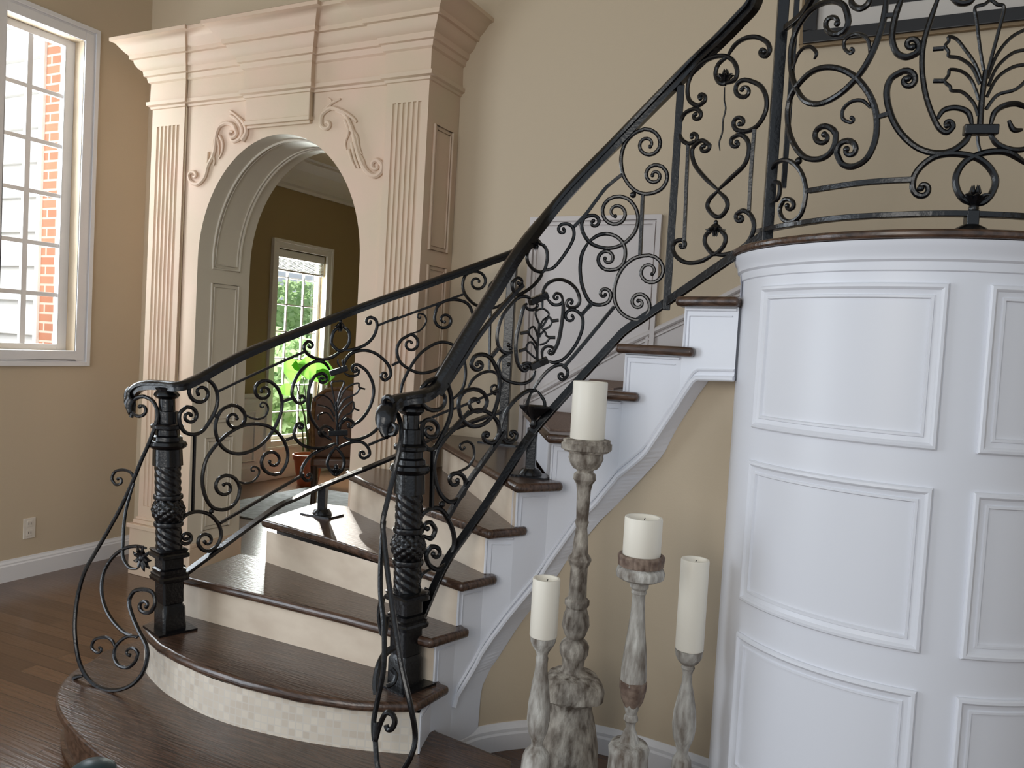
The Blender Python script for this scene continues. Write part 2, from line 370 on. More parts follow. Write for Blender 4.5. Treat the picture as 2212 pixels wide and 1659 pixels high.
# ---- outdoors
YE = YB2-.05
t = thing('exterior_wall', (-6.3, YE, 0), 'white lap siding with a red brick strip outside the left window', 'house wall')
g = G()
for k in range(20):
    z = k*.25-.1; g.quad((-8, YE-.05, z), (-5.80, YE-.05, z), (-5.80, YE-.01, z+.25), (-8, YE-.01, z+.25)).quad((-8, YE-.05, z), (-5.80, YE-.05, z), (-5.80, YE-.01, z), (-8, YE-.01, z))
g.box((-8, YE-.01, -.1), (-5.80, YE, 4.9)); g.make('siding', 'siding', t, smooth=False)
G().box((-5.80, YE-.05, -.1), (-5.755, YE, 4.6)).make('corner_board', 'siding', t, smooth=False)
G().box((-5.755, YE-.03, -.1), (-5.56, YE, 4.6)).make('brickwork', 'brick', t, smooth=False)
G().box((-5.56, YE-.02, -.1), (XL-.16, YE, 4.6)).make('washed_white_board', 'siding', t, smooth=False)  # plain white carries the overexposure of the washed-out brick
def blob(c, r, n=900, seed=1, s=.09):
    rr = random.Random(seed); g = G()
    for i in range(n):
        while True:
            p = Vector((rr.uniform(-1, 1), rr.uniform(-1, 1), rr.uniform(-1, 1)))
            if p.length < 1: break
        p = Vector((c[0]+p.x*r[0], c[1]+p.y*r[1], c[2]+p.z*r[2])); a = Vector((rr.uniform(-1, 1), rr.uniform(-1, 1), rr.uniform(-1, 1))).normalized(); b = a.orthogonal().normalized()
        g.add([p-a*s, p+b*s*.5, p+a*s, p-b*s*.5], [(0, 1, 2, 3)])
    return g
t = thing('garden_shrub', (-8.8, 9.4, -.13), 'leafy green shrub close outside the window beyond the arch', 'shrub')
blob((-8.8, 9.4, .75), (.6, 1.5, .85), 2400, 3).make('foliage', 'hedge', t, smooth=False)
G().tube([(-8.8, 9.4, -.13), (-8.8, 9.45, .9)], .05, 8).make('trunk', 'darkwood', t)
t = thing('garden_hedge', (-13, 15.5, -.13), 'sunlit green hedge farther off outside the window beyond the arch', 'hedge')
blob((-13.2, 15.5, 1.3), (.7, 3.0, 1.5), 4200, 8, .12).make('foliage', 'hedge', t, smooth=False)
G().tube([(-13.2, 15.5, -.13), (-13.2, 15.55, 1.5)], .06, 8).make('trunk', 'darkwood', t)
struct(G().box((-30, -6, -.3), (-6.15, 30, -.13)), 'ground', 'lawn', smooth=False)
# ================================================================== ARCHWAY SURROUND
sur = thing('archway_surround', (axc, YS, 0), 'tall peach cast-stone archway surround with fluted pilasters and cornice', 'archway')
SX0, SX1 = -4.215, -2.262
def arch_pt(a, y, gr=0): return Vector((axc+(ahw+gr)*cos(a), y, azs+(arise+gr)*sin(a)))
N = 40; ang = [pi-pi*i/N for i in range(N+1)]
g = G(); TOPZ = 2.86
for y in (YS, YB2):
    g.quad((SX0, y, 0), (ax0, y, 0), (ax0, y, azs), (SX0, y, azs)); g.quad((ax1, y, 0), (SX1, y, 0), (SX1, y, azs), (ax1, y, azs))
    g.quad((SX0, y, azs), (ax0, y, azs), (ax0, y, TOPZ), (SX0, y, TOPZ)); g.quad((ax1, y, azs), (SX1, y, azs), (SX1, y, TOPZ), (ax1, y, TOPZ))
    for i in range(N):
        a, b = arch_pt(ang[i], y), arch_pt(ang[i+1], y)
        g.quad(a, b, (b.x, y, TOPZ), (a.x, y, TOPZ))
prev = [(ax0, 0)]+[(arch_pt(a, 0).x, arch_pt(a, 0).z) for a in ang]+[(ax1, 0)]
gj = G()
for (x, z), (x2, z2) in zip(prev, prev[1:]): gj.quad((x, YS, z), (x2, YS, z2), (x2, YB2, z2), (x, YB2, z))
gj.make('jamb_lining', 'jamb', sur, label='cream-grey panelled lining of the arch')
g.quad((SX0, YS, 0), (SX0, YB2, 0), (SX0, YB2, TOPZ), (SX0, YS, TOPZ)); g.quad((SX1, YS, 0), (SX1, YB2, 0), (SX1, YB2, TOPZ), (SX1, YS, TOPZ))
g.quad((SX0, YS, TOPZ), (SX1, YS, TOPZ), (SX1, YB2, TOPZ), (SX0, YB2, TOPZ))
g.make('arch_wall', 'stone', sur)
# pilasters with flutes
def pilaster(x0, x1, nfl=6):
    z0, z1 = .30, 2.835; y = YS-.015; pts = [(x0, YS), (x0, y)]
    mg = .035; w = (x1-x0-2*mg)/nfl
    for k in range(nfl):
        a = x0+mg+k*w
        pts += [(a+w*.18, y)]
        for j in range(1, 6): th = pi*j/6; pts.append((a+w*.5-w*.32*cos(th), y+.011*sin(th)))
        pts += [(a+w*.82, y)]
    pts += [(x1, y), (x1, YS)]
    g = G(); zf0, zf1 = .42, 2.70
    n = len(pts); vs = [(p[0], p[1], z) for z in (zf0, zf1) for p in pts]; g.add(vs, [(i, i+1, n+i+1, n+i) for i in range(n-1)])
    g.box((x0, y, z0), (x1, YS, zf0)).box((x0, y, zf1), (x1, YS, z1))
    g.add([(p[0], y+.0002, zf0) for p in pts[1:-1]]+[(p[0], p[1], zf0) for p in pts[1:-1]], [])
    g.make('pilaster', 'stone', sur)
    g = G(); g.box((x0-.03, YS-.05, 0), (x1+.02, YS, .30)).box((x0-.045, YS-.062, .285), (x1+.03, YS, .312)).box((x0-.02, YS-.035, .312), (x1+.012, YS, .335)).box((x0-.01, YS-.025, .335), (x1+.006, YS, .35))
    g.make('plinth', 'stone', sur, smooth=False, bevel=.004)
pilaster(SX0, -3.945); pilaster(-2.515, SX1)
# side return panels (right side face)
g = G()
for a, b in ((1.98, 2.60), (.4, 1.90)):
    for (y0, y1, z0, z1) in ((YS+.05, YB-.06, a, b),):
        P = [(SX1+.004, y0, z0), (SX1+.004, y1, z0), (SX1+.004, y1, z1), (SX1+.004, y0, z1)]
        g.tube(P, .009, 6, closed=True); P = [(SX1+.003, y0+.02, z0+.02), (SX1+.003, y1-.02, z0+.02), (SX1+.003, y1-.02, z1-.02), (SX1+.003, y0+.02, z1-.02)]; g.tube(P, .005, 6, closed=True)
g.make('side_panel_moulding', 'stone', sur)
# jamb panels and soffit panel
g = G()
for x, s in ((ax0, 1), (ax1, -1)):
    for ins in (0, .022):
        y0, y1 = YS+.11+ins, YB2-.09-ins; z0, z1 = .36+ins, 1.86-ins
        for (za, zb) in ((.30, .86), (.95, 1.79)):
            P = [(x+s*.003, y0, za+ins), (x+s*.003, y1, za+ins), (x+s*.003, y1, zb-ins), (x+s*.003, y0, zb-ins)]
            g.tube(P, .007 if not ins else .004, 6, closed=True)
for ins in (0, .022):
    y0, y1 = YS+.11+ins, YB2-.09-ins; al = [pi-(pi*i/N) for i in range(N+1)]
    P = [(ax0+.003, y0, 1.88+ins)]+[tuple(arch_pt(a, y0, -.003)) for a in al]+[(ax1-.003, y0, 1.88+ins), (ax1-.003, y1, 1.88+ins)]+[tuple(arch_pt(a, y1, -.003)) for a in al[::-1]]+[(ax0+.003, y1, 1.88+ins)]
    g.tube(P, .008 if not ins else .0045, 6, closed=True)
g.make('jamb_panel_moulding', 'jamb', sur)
for x in (ax0, ax1-.02):
    g = G(); g.box((x-.004, YS+.002, 0), (x+.024, YB2+.002, .21)).box((x-.002, YS+.004, .21), (x+.022, YB2, .235))
    g.make('jamb_base', 'stone', sur, smooth=False, bevel=.004)
# entablature swept round the front with breaks
prof = [(0, 2.80), (.008, 2.803), (.012, 2.815), (.026, 2.822), (.028, 2.842), (.012, 2.848), (.010, 2.95), (.022, 2.958), (.028, 2.985), (.040, 2.99), (.044, 3.018), (.062, 3.03), (.078, 3.055), (.082, 3.075),
        (.098, 3.078), (.100, 3.10), (.115, 3.112), (.135, 3.135), (.155, 3.160), (.176, 3.166), (.176, 3.186), (0, 3.19)]
plan = [((SX0, YB), (-1, 0)), ((SX0, YS-.015), None), ((-3.945, YS-.015), None), ((-3.945, YS), None), ((-3.455, YS), None), ((-3.455, YS-.03), None), ((-3.0, YS-.03), None), ((-3.0, YS), None), ((-2.515, YS), None), ((-2.515, YS-.015), None), ((SX1, YS-.015), None), ((SX1, YB), None)]
pp = [Vector(p[0]) for p in plan]; offs = []
for i, p in enumerate(pp):
    ns = []
    for a, b in ((i-1, i), (i, i+1)):
        if a < 0 or b >= len(pp): continue
        e = (pp[b]-pp[a]).normalized(); ns.append(Vector((e.y, -e.x)))
    o = Vector((0, 0))
    if len(ns) == 1: o = ns[0]
    else: o = ns[0]+ns[1] if abs(ns[0].dot(ns[1])) < .5 else ns[0]
    offs.append(o)
g = G(); n = len(prof)
vs = [(p.x+o.x*q, p.y+o.y*q, z) for p, o in zip(pp, offs) for q, z in prof]
g.add(vs, [(i*n+j, i*n+j+1, (i+1)*n+j+1, (i+1)*n+j) for i in range(len(pp)-1) for j in range(n-1)])
g.quad(*[(p.x+o.x*.17, p.y+o.y*.17, 3.19) for p, o in zip(pp, offs)])
g.make('entablature', 'stone', sur)
g = G(); g.box((-3.455, YS-.03, 2.67), (-3.0, YS+.0, 2.82)).box((-3.46, YS-.036, 2.655), (-2.995, YS, 2.678)).box((-3.452, YS-.02, 2.64), (-3.003, YS, 2.656))
g.make('keystone', 'stone', sur, smooth=False, bevel=.004)
g = G()  # dark strips: stone joints, the left one also paints the pilaster's edge shadow
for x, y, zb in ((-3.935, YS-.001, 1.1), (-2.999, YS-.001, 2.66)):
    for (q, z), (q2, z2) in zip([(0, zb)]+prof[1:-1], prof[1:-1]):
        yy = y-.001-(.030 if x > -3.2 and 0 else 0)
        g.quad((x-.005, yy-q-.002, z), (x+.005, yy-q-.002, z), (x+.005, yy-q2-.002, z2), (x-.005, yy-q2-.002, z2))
g.make('joint_shade', 'seam_shade', sur, smooth=False, label='dark vertical joints in the stone with pilaster edge shadow painted in')
# acanthus ornaments
class PlaneY:
    def __init__(s, y): s.y = y
    def hit(s, x, y): return PY(x, y, s.y), 0
class PlaneX:
    def __init__(s, v): s.v = v
    def hit(s, x, y): return PX(x, y, s.v), 0
def acanthus(strokes):
    g = G()
    for pts, st, en, w, taper in strokes:
        P = [PY(*q, YS-.004) for q in path2('L', pts, st, en)]; n = len(P)
        rs = [w*((1-.75*i/n) if taper else (.45+.55*sin(pi*min(1, (i+2)/n*1.0))**.5)) for i in range(n)]
        g.tube(P, [max(r, .0015) for r in rs], 8)
    return g
acanthus([([(1055,610),(1072,575),(1060,535),(1030,505),(1000,480)], None, None, .020, 1), ([(1000,500),(1030,520),(1052,560),(1045,600),(1015,615),(1000,600)], None, None, .012, 0),
 ([(1030,580),(1015,545),(985,535),(955,550),(940,590),(935,640),(925,680),(905,720),(890,770),(860,800),(830,790),(820,765)], (1008,580,.9), (842,762,.9), .014, 0),
 ([(950,560),(930,600),(925,650),(915,700)], None, None, .010, 1), ([(955,590),(968,620),(965,660),(950,690)], None, None, .011, 1), ([(945,600),(952,640),(950,680)], None, None, .009, 1), ([(925,670),(932,700),(928,720)], None, None, .010, 1), ([(905,660),(898,720),(880,770)], None, None, .010, 1)
 ]).make('acanthus_ornament', 'stone', sur)
acanthus([([(1395,540),(1400,500),(1440,470),(1490,485),(1530,510),(1550,530)], (1420,540,-.9), None, .013, 0), ([(1410,480),(1440,450),(1480,430)], None, None, .014, 1), ([(1425,470),(1440,440),(1425,425)], None, None, .008, 1),
 ([(1460,480),(1500,500),(1530,560),(1545,620),(1565,690),(1595,745),(1630,765),(1658,745),(1660,715),(1640,695)], None, (1635,722,-.8), .015, 0),
 ([(1500,520),(1515,570),(1500,620),(1505,650)], None, None, .012, 1), ([(1520,560),(1550,590),(1560,640),(1572,670)], None, None, .011, 1), ([(1530,620),(1540,680),(1560,730)], None, None, .012, 1), ([(1515,650),(1530,700),(1545,730)], None, None, .010, 1), ([(1550,650),(1580,700),(1590,740)], None, None, .010, 1)
 ]).make('acanthus_ornament', 'stone', sur)
# ================================================================== STAIRCASE
st = thing('staircase', (-1.9, 2.6, 0), 'curved winding staircase with dark wood treads and pale stone risers', 'staircase')
RC = {2: (-1.378, 2.226), 3: (-1.425, 2.375), 4: (-1.41, 2.49), 5: (-1.366, 2.595), 6: (-1.285, 2.66), 7: (-1.206, 2.772), 8: (-1.10, 2.822), 9: (-.966, 2.838), 10: (-.752, 2.815), 11: (-.556, 2.76)}
RL = {3: (-2.655, 2.375), 4: (-2.50, 2.700), 5: (-2.416, 3.166), 6: (-2.17, 3.60), 7: (-1.775, YB), 8: (-1.45, YB), 9: (-1.12, YB), 10: (-.80, YB), 11: (-.50, YB)}
# curved riser 2 base
r2 = [PZ(*p, HR) for p in ((311,1425),(313,1449),(343,1485),(377,1510),(432,1540),(498,1565),(583,1587),(689,1608),(795,1622),(902,1630))]
r2 = [(p.x, p.y) for p in r2]; r2 = [(-2.66, 2.36)]+r2[0:]
r2s = [tuple(q) for q in crom(r2[1:], 4)]; r2s = [r2[0]]+r2s
def riser(n, pa, m):
    z0, z1 = (n-1)*HR, n*HR-.034; g = G(); v = [(x, y, z) for z in (z0, z1) for x, y in pa]; k = len(pa)
    g.add(v, [(i, i+1, k+i+1, k+i) for i in range(k-1)]); g.make('riser', m, st)
t1 = [PZ(*p, HR) for p in ((235,1402),(200,1425),(150,1455),(122,1495),(125,1530),(150,1568),(190,1608),(250,1650),(330,1694))]
t1 = [(-2.90, 2.42)]+[(p.x, p.y) for p in t1]+[(-1.9, 1.62), (-1.65, 1.60), (-1.4, 1.66), (-1.2, 1.80), (-1.08, 2.0), (-1.05, 2.2), (-1.10, 2.36)]
back = [(-1.415, 2.40), (-1.43, 2.42), (-2.6, 2.44)]
def treadm(n, poly, m='tread', th=.034):
    g = G().prism(poly, n*HR-th, n*HR); return g.make('tread', m, st, smooth=True, bevel=.014)
t1s = [tuple(q) for q in crom(t1, 3)]
treadm(1, t1s+back)
cxx = sum(p[0] for p in t1s)/len(t1s)
r1 = []
for i, p in enumerate(t1s):
    a, b = Vector(t1s[max(i-1, 0)]), Vector(t1s[min(i+1, len(t1s)-1)]); e = (b-a).normalized(); r1.append((p[0]-e.y*.03, p[1]+e.x*.03))
g = G(); k = len(r1); g.add([(x, y, z) for z in (0, HR-.03) for x, y in r1], [(i, i+1, k+i+1, k+i) for i in range(k-1)]); g.make('riser', 'tread', st, label='dark wood curved bottom riser')
g = G().tube([(x-0, y, .012) for x, y in r1], .012, 6); g.make('shoe_moulding', 'tread', st)
riser(2, r2s, 'mosaic')
for n in range(3, 12): riser(n, [RL[n], RC[n]], 'riser' if n < 7 else 'white')
def nose(px_list, n): return [(PZ(*p, n*HR).x, PZ(*p, n*HR).y) for p in px_list]
# (front nosing px left->right, right end px)
T2 = nose([(300,1352),(318,1372),(340,1393),(380,1415),(430,1437),(520,1468),(640,1498),(760,1516),(830,1520),(903,1520)], 2)
treadm(2, [(-2.72, 2.42)]+T2+[(-1.368, 2.40), (-1.40, 2.40), (-1.45, 2.44), (-2.6, 2.45)])
T3 = nose([(382,1243),(560,1286),(750,1333),(932,1383)], 3)
treadm(3, [(-2.69, 2.74)]+T3+[(-1.355, 2.50), (-1.385, 2.51), (-1.45, 2.56), (-2.45, 2.77)])
T4 = nose([(563,1122),(700,1160),(850,1211),(998,1261)], 4)
treadm(4, [(-2.64, 3.19)]+T4+[(-1.310, 2.600), (-1.335, 2.63), (-1.43, 2.66), (-2.40, 3.24)])
T5 = nose([(753,1024),(900,1090),(1055,1147)], 5)
treadm(5, [(-2.46, 3.42), (-2.50, 3.22)]+T5+[(-1.244, 2.690), (-1.262, 2.715), (-1.33, 2.74), (-2.13, YB-.002)]+[(-2.25, YB-.002), (-2.25, 3.43)])
treadm(6, [(-2.25, YB-.002), (-2.24, 3.58), (-1.247, 2.575), (-1.134, 2.735), (-1.15, 2.765), (-1.25, 2.80), (-1.74, YB-.002)])
treadm(7, [(-1.80, YB-.002), (-1.205, 2.722), (-1.04, 2.785), (-1.05, 2.82), (-1.14, 2.86), (-1.43, YB-.002)])
treadm(8, [(-1.48, YB-.002), (-1.115, 2.775), (-.895, 2.798), (-.90, 2.84), (-1.0, 2.87), (-1.10, YB-.002)])
treadm(9, [(-1.15, YB-.002), (-.99, 2.792), (-.70, 2.765), (-.70, 2.81), (-.77, 2.85), (-.78, YB-.002)])
treadm(10, [(-.83, YB-.002), (-.775, 2.765), (-.55, 2.715), (-.55, 2.80), (-.50, 2.85), (-.49, YB-.002)])
# carpet on the upper treads
for n, q in ((7, [(-1.73, 3.68), (-1.25, 2.85), (-1.16, 2.90), (-1.46, 3.68)]), (8, [(-1.42, 3.68), (-1.13, 2.87), (-1.02, 2.89), (-1.13, 3.68)])):
    g = G().prism(q, n*HR-.002, n*HR+.006); g.make('stair_carpet', 'carpet', st, smooth=False, label='speckled brown carpet pad on tread')
# inner (right) stringer
RS = Ribbon([RC[k] for k in range(2, 12)]+[(-.30, 2.70)])
low = [PL for PL in [((975,1592)), ((981,1514)), ((1021,1447)), ((1062,1380)), ((1157,1260)), ((1250,1126)), ((1284,1093)), ((1360,1012)), ((1392,985)), ((1470,866)), ((1501,820)), ((1584,822))]]
lowuz = []
for p in low:
    q, u = RS.hit(*p); lowuz.append((u, q.z))
def lowz(u):
    if u <= lowuz[0][0]: return 0.0
    for (a, za), (b, zb) in zip(lowuz, lowuz[1:]):
        if a <= u <= b: return za+(zb-za)*(u-a)/(b-a+1e-9)
    return lowuz[-1][1]
def plan_at(poly, u):
    i = min(int(u), len(poly)-2); w = u-i; return Vector(poly[i]).lerp(Vector(poly[i+1]), w)
RP = [RC[k] for k in range(2, 12)]
g = G(); us = [i/12 for i in range(9*12+1)]; soff = []
for a, b in zip(us, us[1:]):
    zt = (int(a+1e-6)+2)*HR-.033
    pa, pb = plan_at(RP, a), plan_at(RP, b); za = lowz(a) if a > .8 else 0; zb = lowz(b) if b > .8 else 0
    za = min(za, zt-.02); zb = min(zb, zt-.02)
    e = (pb-pa).normalized(); nn = Vector((-e.y, e.x))*.03
    g.quad((pa.x, pa.y, za), (pb.x, pb.y, zb), (pb.x, pb.y, zt), (pa.x, pa.y, zt))
    qa, qb = pa+nn, pb+nn
    g.quad((qa.x, qa.y, za), (qb.x, qb.y, zb), (qb.x, qb.y, zt), (qa.x, qa.y, zt))
    g.quad((pa.x, pa.y, za), (pb.x, pb.y, zb), (qb.x, qb.y, zb), (qa.x, qa.y, za))
g.make('stringer', 'white', st, smooth=False)
# lower edge moulding
P1 = []; P2 = []
for u in us:
    if u < lowuz[0][0]+.02: continue
    p = plan_at(RP, u); z = lowz(u); e = (plan_at(RP, min(u+.05, 9))-plan_at(RP, max(u-.05, 0))).normalized(); o = Vector((e.y, -e.x))*.004
    P1.append((p.x+o.x, p.y+o.y, z+.006)); P2.append((p.x+o.x*.6, p.y+o.y*.6, z+.034))
G().tube(P1, .010, 8).tube(P2, .005, 6).make('edge_moulding', 'white', st)
# step mouldings on the stringer
for i in range(0, 9):
    zt = (i+2)*HR-.034; z0 = (i+1)*HR+.002
    zl = max(z0, max(lowz(i+.12), 0)+.03)
    def q(u, z):
        p = plan_at(RP, u); e = (plan_at(RP, min(u+.05, 9))-plan_at(RP, max(u-.05, 0))).normalized(); return (p.x+e.y*.002, p.y-e.x*.002, z)
    L = (Vector(RP[i+1])-Vector(RP[i])).length
    d = .022/L; g = G()
    g.tube([q(i+.03, max(z0-HR*.0, 0 if i == 0 else z0)), q(i+.03, zt-.006)], .0045, 6)
    g.tube([q(i+.03, zt-.008), q(i+.97, zt-.008)], .006, 6)
    g.tube([q(i+d, zl), q(i+d, zt-.03), q(i+.9, zt-.03)], .0025, 6)
    g.make('step_moulding', 'white', st)
# left closing stringer
g = G(); LP = [(-2.62, 2.2), (-2.64, 2.375), (-2.49, 2.75), (-2.40, 3.166), (-2.40, 3.44)]
for i in range(4):
    a, b = LP[i], LP[i+1]; zt = (i+2)*HR-.033; g.quad((a[0], a[1], 0), (b[0], b[1], 0), (b[0], b[1], zt), (a[0], a[1], zt))
g.make('stringer', 'white', st, smooth=False)
# under stair wall
WP = [(-1.43, 2.42), (-1.40, 2.58), (-1.355, 2.67), (-1.262, 2.775), (-1.15, 2.86), (-.98, 2.905), (-.78, 2.905), (-.52, 2.87)]
wp = [tuple(q) for q in crom(WP, 6)]
g = G()
for a, b in zip(wp, wp[1:]):
    g.quad((a[0], a[1], 0), (b[0], b[1], 0), (b[0], b[1], 1.62 if b[0] > -1.1 else .95), (a[0], a[1], 1.62 if a[0] > -1.1 else .95))
g.v = [Vector((v.x, v.y, v.z if v.z == 0 else min(1.50, lowz(max(0, min(9, 4+ (v.x+1.285)/.1)))+.25 if v.x > -1.3 else .5))) for v in g.v]
struct(g, 'wall_understair', 'wall')
g = G(); pr = [(0, 0), (.018, 0), (.018, .060), (.014, .068), (.014, .080), (.008, .092), (.004, .102), (0, .102)]; n = len(pr); vs = []
for i, p in enumerate(wp):
    e = (Vector(wp[min(i+1, len(wp)-1)])-Vector(wp[max(i-1, 0)])).normalized(); o = Vector((e.y, -e.x))
    vs += [(p[0]+o.x*a, p[1]+o.y*a, z) for a, z in pr]
g.add(vs, [(i*n+j, i*n+(j+1) % n, (i+1)*n+(j+1) % n, (i+1)*n+j) for i in range(len(wp)-1) for j in range(n)])
struct(g, 'baseboard_understair', 'trimwhite', smooth=False)
# soffit
g = G()
for a, b in zip(us[12:], us[13:]):
    pa, pb = plan_at(RP, a), plan_at(RP, b); za, zb = lowz(a), lowz(b)
    wa, wb = plan_at(WP, a/9*7), plan_at(WP, b/9*7)
    g.quad((pa.x, pa.y, za+.004), (pb.x, pb.y, zb+.004), (wb.x, wb.y, zb+.004), (wa.x, wa.y, za+.004))
g.make('soffit', 'white', st, smooth=False)
# skirt panel along the back wall
top = [PY(*p, YB-.02) for p in ((1128,862),(1165,845),(1331,752),(1479,683),(1599,622),(1700,570))]
g = G()
for a, b in zip(top, top[1:]): g.quad((a.x, YB-.008, a.z-.6), (b.x, YB-.008, b.z-.6), (b.x, YB-.008, b.z), (a.x, YB-.008, a.z))
g.make('wall_skirt', 'greytrim', st, smooth=False)
G().tube([(p.x, YB-.012, p.z) for p in top], .014, 8).tube([(p.x, YB-.010, p.z-.028) for p in top], .007, 6).make('skirt_moulding', 'greytrim', st)
# cased white wall panel behind the stairs
a, b = PY(1150, 467, YB), PY(1432, 478, YB); px0, px1, pz1 = -1.80, b.x, 2.165
px0 = a.x
g = G(); g.box((px0, YB-.006, 1.03), (px1, YB, pz1))
struct(g, 'trim_3', 'greytrim', smooth=False)
g = G()
for d, w, h in ((0, .022, .02), (.03, .012, .012)):
    x0, x1, z1 = px0+d, px1-d, pz1-d
    g.box((x0, YB-.006-h, 1.03), (x0+w, YB-.004, z1)).box((x1-w, YB-.006-h, 1.03), (x1, YB-.004, z1)).box((x0+w, YB-.006-h, z1-w), (x1-w, YB-.004, z1))
struct(g, 'trim_4', 'greytrim', smooth=False)
# ================================================================== DRUM WALL + LANDING
DC, DR = Vector((-.032, 2.94)), .545
def dpt(a, r, z): return (DC.x+r*cos(a), DC.y+r*sin(a), z)
A0, A1 = radians(150), radians(395); ND = 90
g = G()
for i in range(ND):
    a, b = A0+(A1-A0)*i/ND, A0+(A1-A0)*(i+1)/ND; g.quad(dpt(a, DR, 0), dpt(b, DR, 0), dpt(b, DR, 1.855), dpt(a, DR, 1.855))
dw = struct(g, 'wall_curved', 'white')
g = G(); pr = [(0, 1.772), (.006, 1.775), (.008, 1.797), (.016, 1.803), (.018, 1.819), (.028, 1.833), (.032, 1.852), (0, 1.854)]; n = len(pr)
vs = [dpt(A0+(A1-A0)*i/ND, DR+o, z) for i in range(ND+1) for o, z in pr]
g.add(vs, [(i*n+j, i*n+j+1, (i+1)*n+j+1, (i+1)*n+j) for i in range(ND) for j in range(n-1)])
g.make('crown_moulding', 'white', dw)
RD = Round(DC, DR)
def ang_at(x, y): q = RD.hit(x, y)[0]; return atan2(q.y-DC.y, q.x-DC.x) % (2*pi)
aL = ang_at(1648, 640); aR = ang_at(2049, 640); bL = ang_at(2137, 640)
cols = [(aL, aR), (bL, bL+(aR-aL))]
rows = [(1.308, 1.742), (.770, 1.208), (.225, .668)]
for (a0, a1) in cols:
    for z0, z1 in rows:
        g = G(); loops = []
        for ins, pj in ((0, 0), (0, .007), (.004, .012), (.011, .013), (.015, .010), (.018, .006), (.031, .003), (.033, .007), (.039, .007), (.042, .0)):
            da = ins/DR; a, b = a0+da, a1-da; za, zb = z0+ins, z1-ins
            loops.append([dpt(a+(b-a)*i/28, DR+pj, za) for i in range(28)]+[dpt(b, DR+pj, za), dpt(b, DR+pj, zb)]+[dpt(b+(a-b)*i/28, DR+pj, zb) for i in range(1, 28)]+[dpt(a, DR+pj, zb)])
        n = len(loops[0])
        g.add([v for l in loops for v in l], [(k*n+i, k*n+(i+1) % n, (k+1)*n+(i+1) % n, (k+1)*n+i) for k in range(len(loops)-1) for i in range(n)])
        g.make('panel_moulding', 'white', dw)
g = G(); ring = [dpt(A0+(A1-A0)*i/ND, DR+.042, 0) for i in range(ND+1)]
poly = [(p[0], p[1]) for p in ring]+[(1.0, 3.4), (1.0, YB), (-.52, YB)]
land = thing('landing', (DC.x, DC.y, 1.855), 'dark wood landing edge capping the curved white wall', 'landing')
G().prism(poly, 1.854, 1.877).make('landing_floor', 'tread', land, bevel=.008)
# ================================================================== RAILINGS
LS = Ribbon([(-2.54, 2.236), (-2.47, 3.003-.25), (-2.42, 3.02), (-1.83, 3.60)])
LS = Ribbon([(-2.54, 2.236), (-2.43, 2.98), (-1.83, 3.60)])
q3 = PY(1437, 640, 2.90)
RSF = Ribbon([(-1.50, 2.319), (-1.43, 2.50), (-1.283, 2.765), (-1.08, 2.87), (q3.x, 2.90), (-.488, 2.705)])
BS = Round(DC, .505)
RAILP = [(-.75, -1), (.75, -1), (.75, -.1), (1.25, .0), (1.3, .5), (.9, .95), (0, 1.15), (-.9, .95), (-1.3, .5), (-1.25, .0), (-.75, -.1)]
def handrail(P, par, r=.016, rs=None, name='handrail'):
    g = G(); g.nref = Vector((0, 0, 1)); P = crom([tuple(p) for p in P], 5); N = len(P)
    rr = [r]*N if rs is None else [c[0] for c in crom([(x, 0) for x in rs], 5)]
    g.tube(P, rr, 11, prof=RAILP); return g.make(name, 'iron', par)
lr = thing('stair_railing', (-2.54, 2.236, .344), 'black wrought-iron railing on the left of the stairs, ending at the arch', 'railing')
rr_ = thing('stair_railing', (-1.50, 2.319, .344), 'black wrought-iron railing on the open right side of the stairs', 'railing')
bl = thing('balcony_railing', (-.488, 2.705, 1.877), 'curved wrought-iron scroll railing on the landing above the white wall', 'railing')
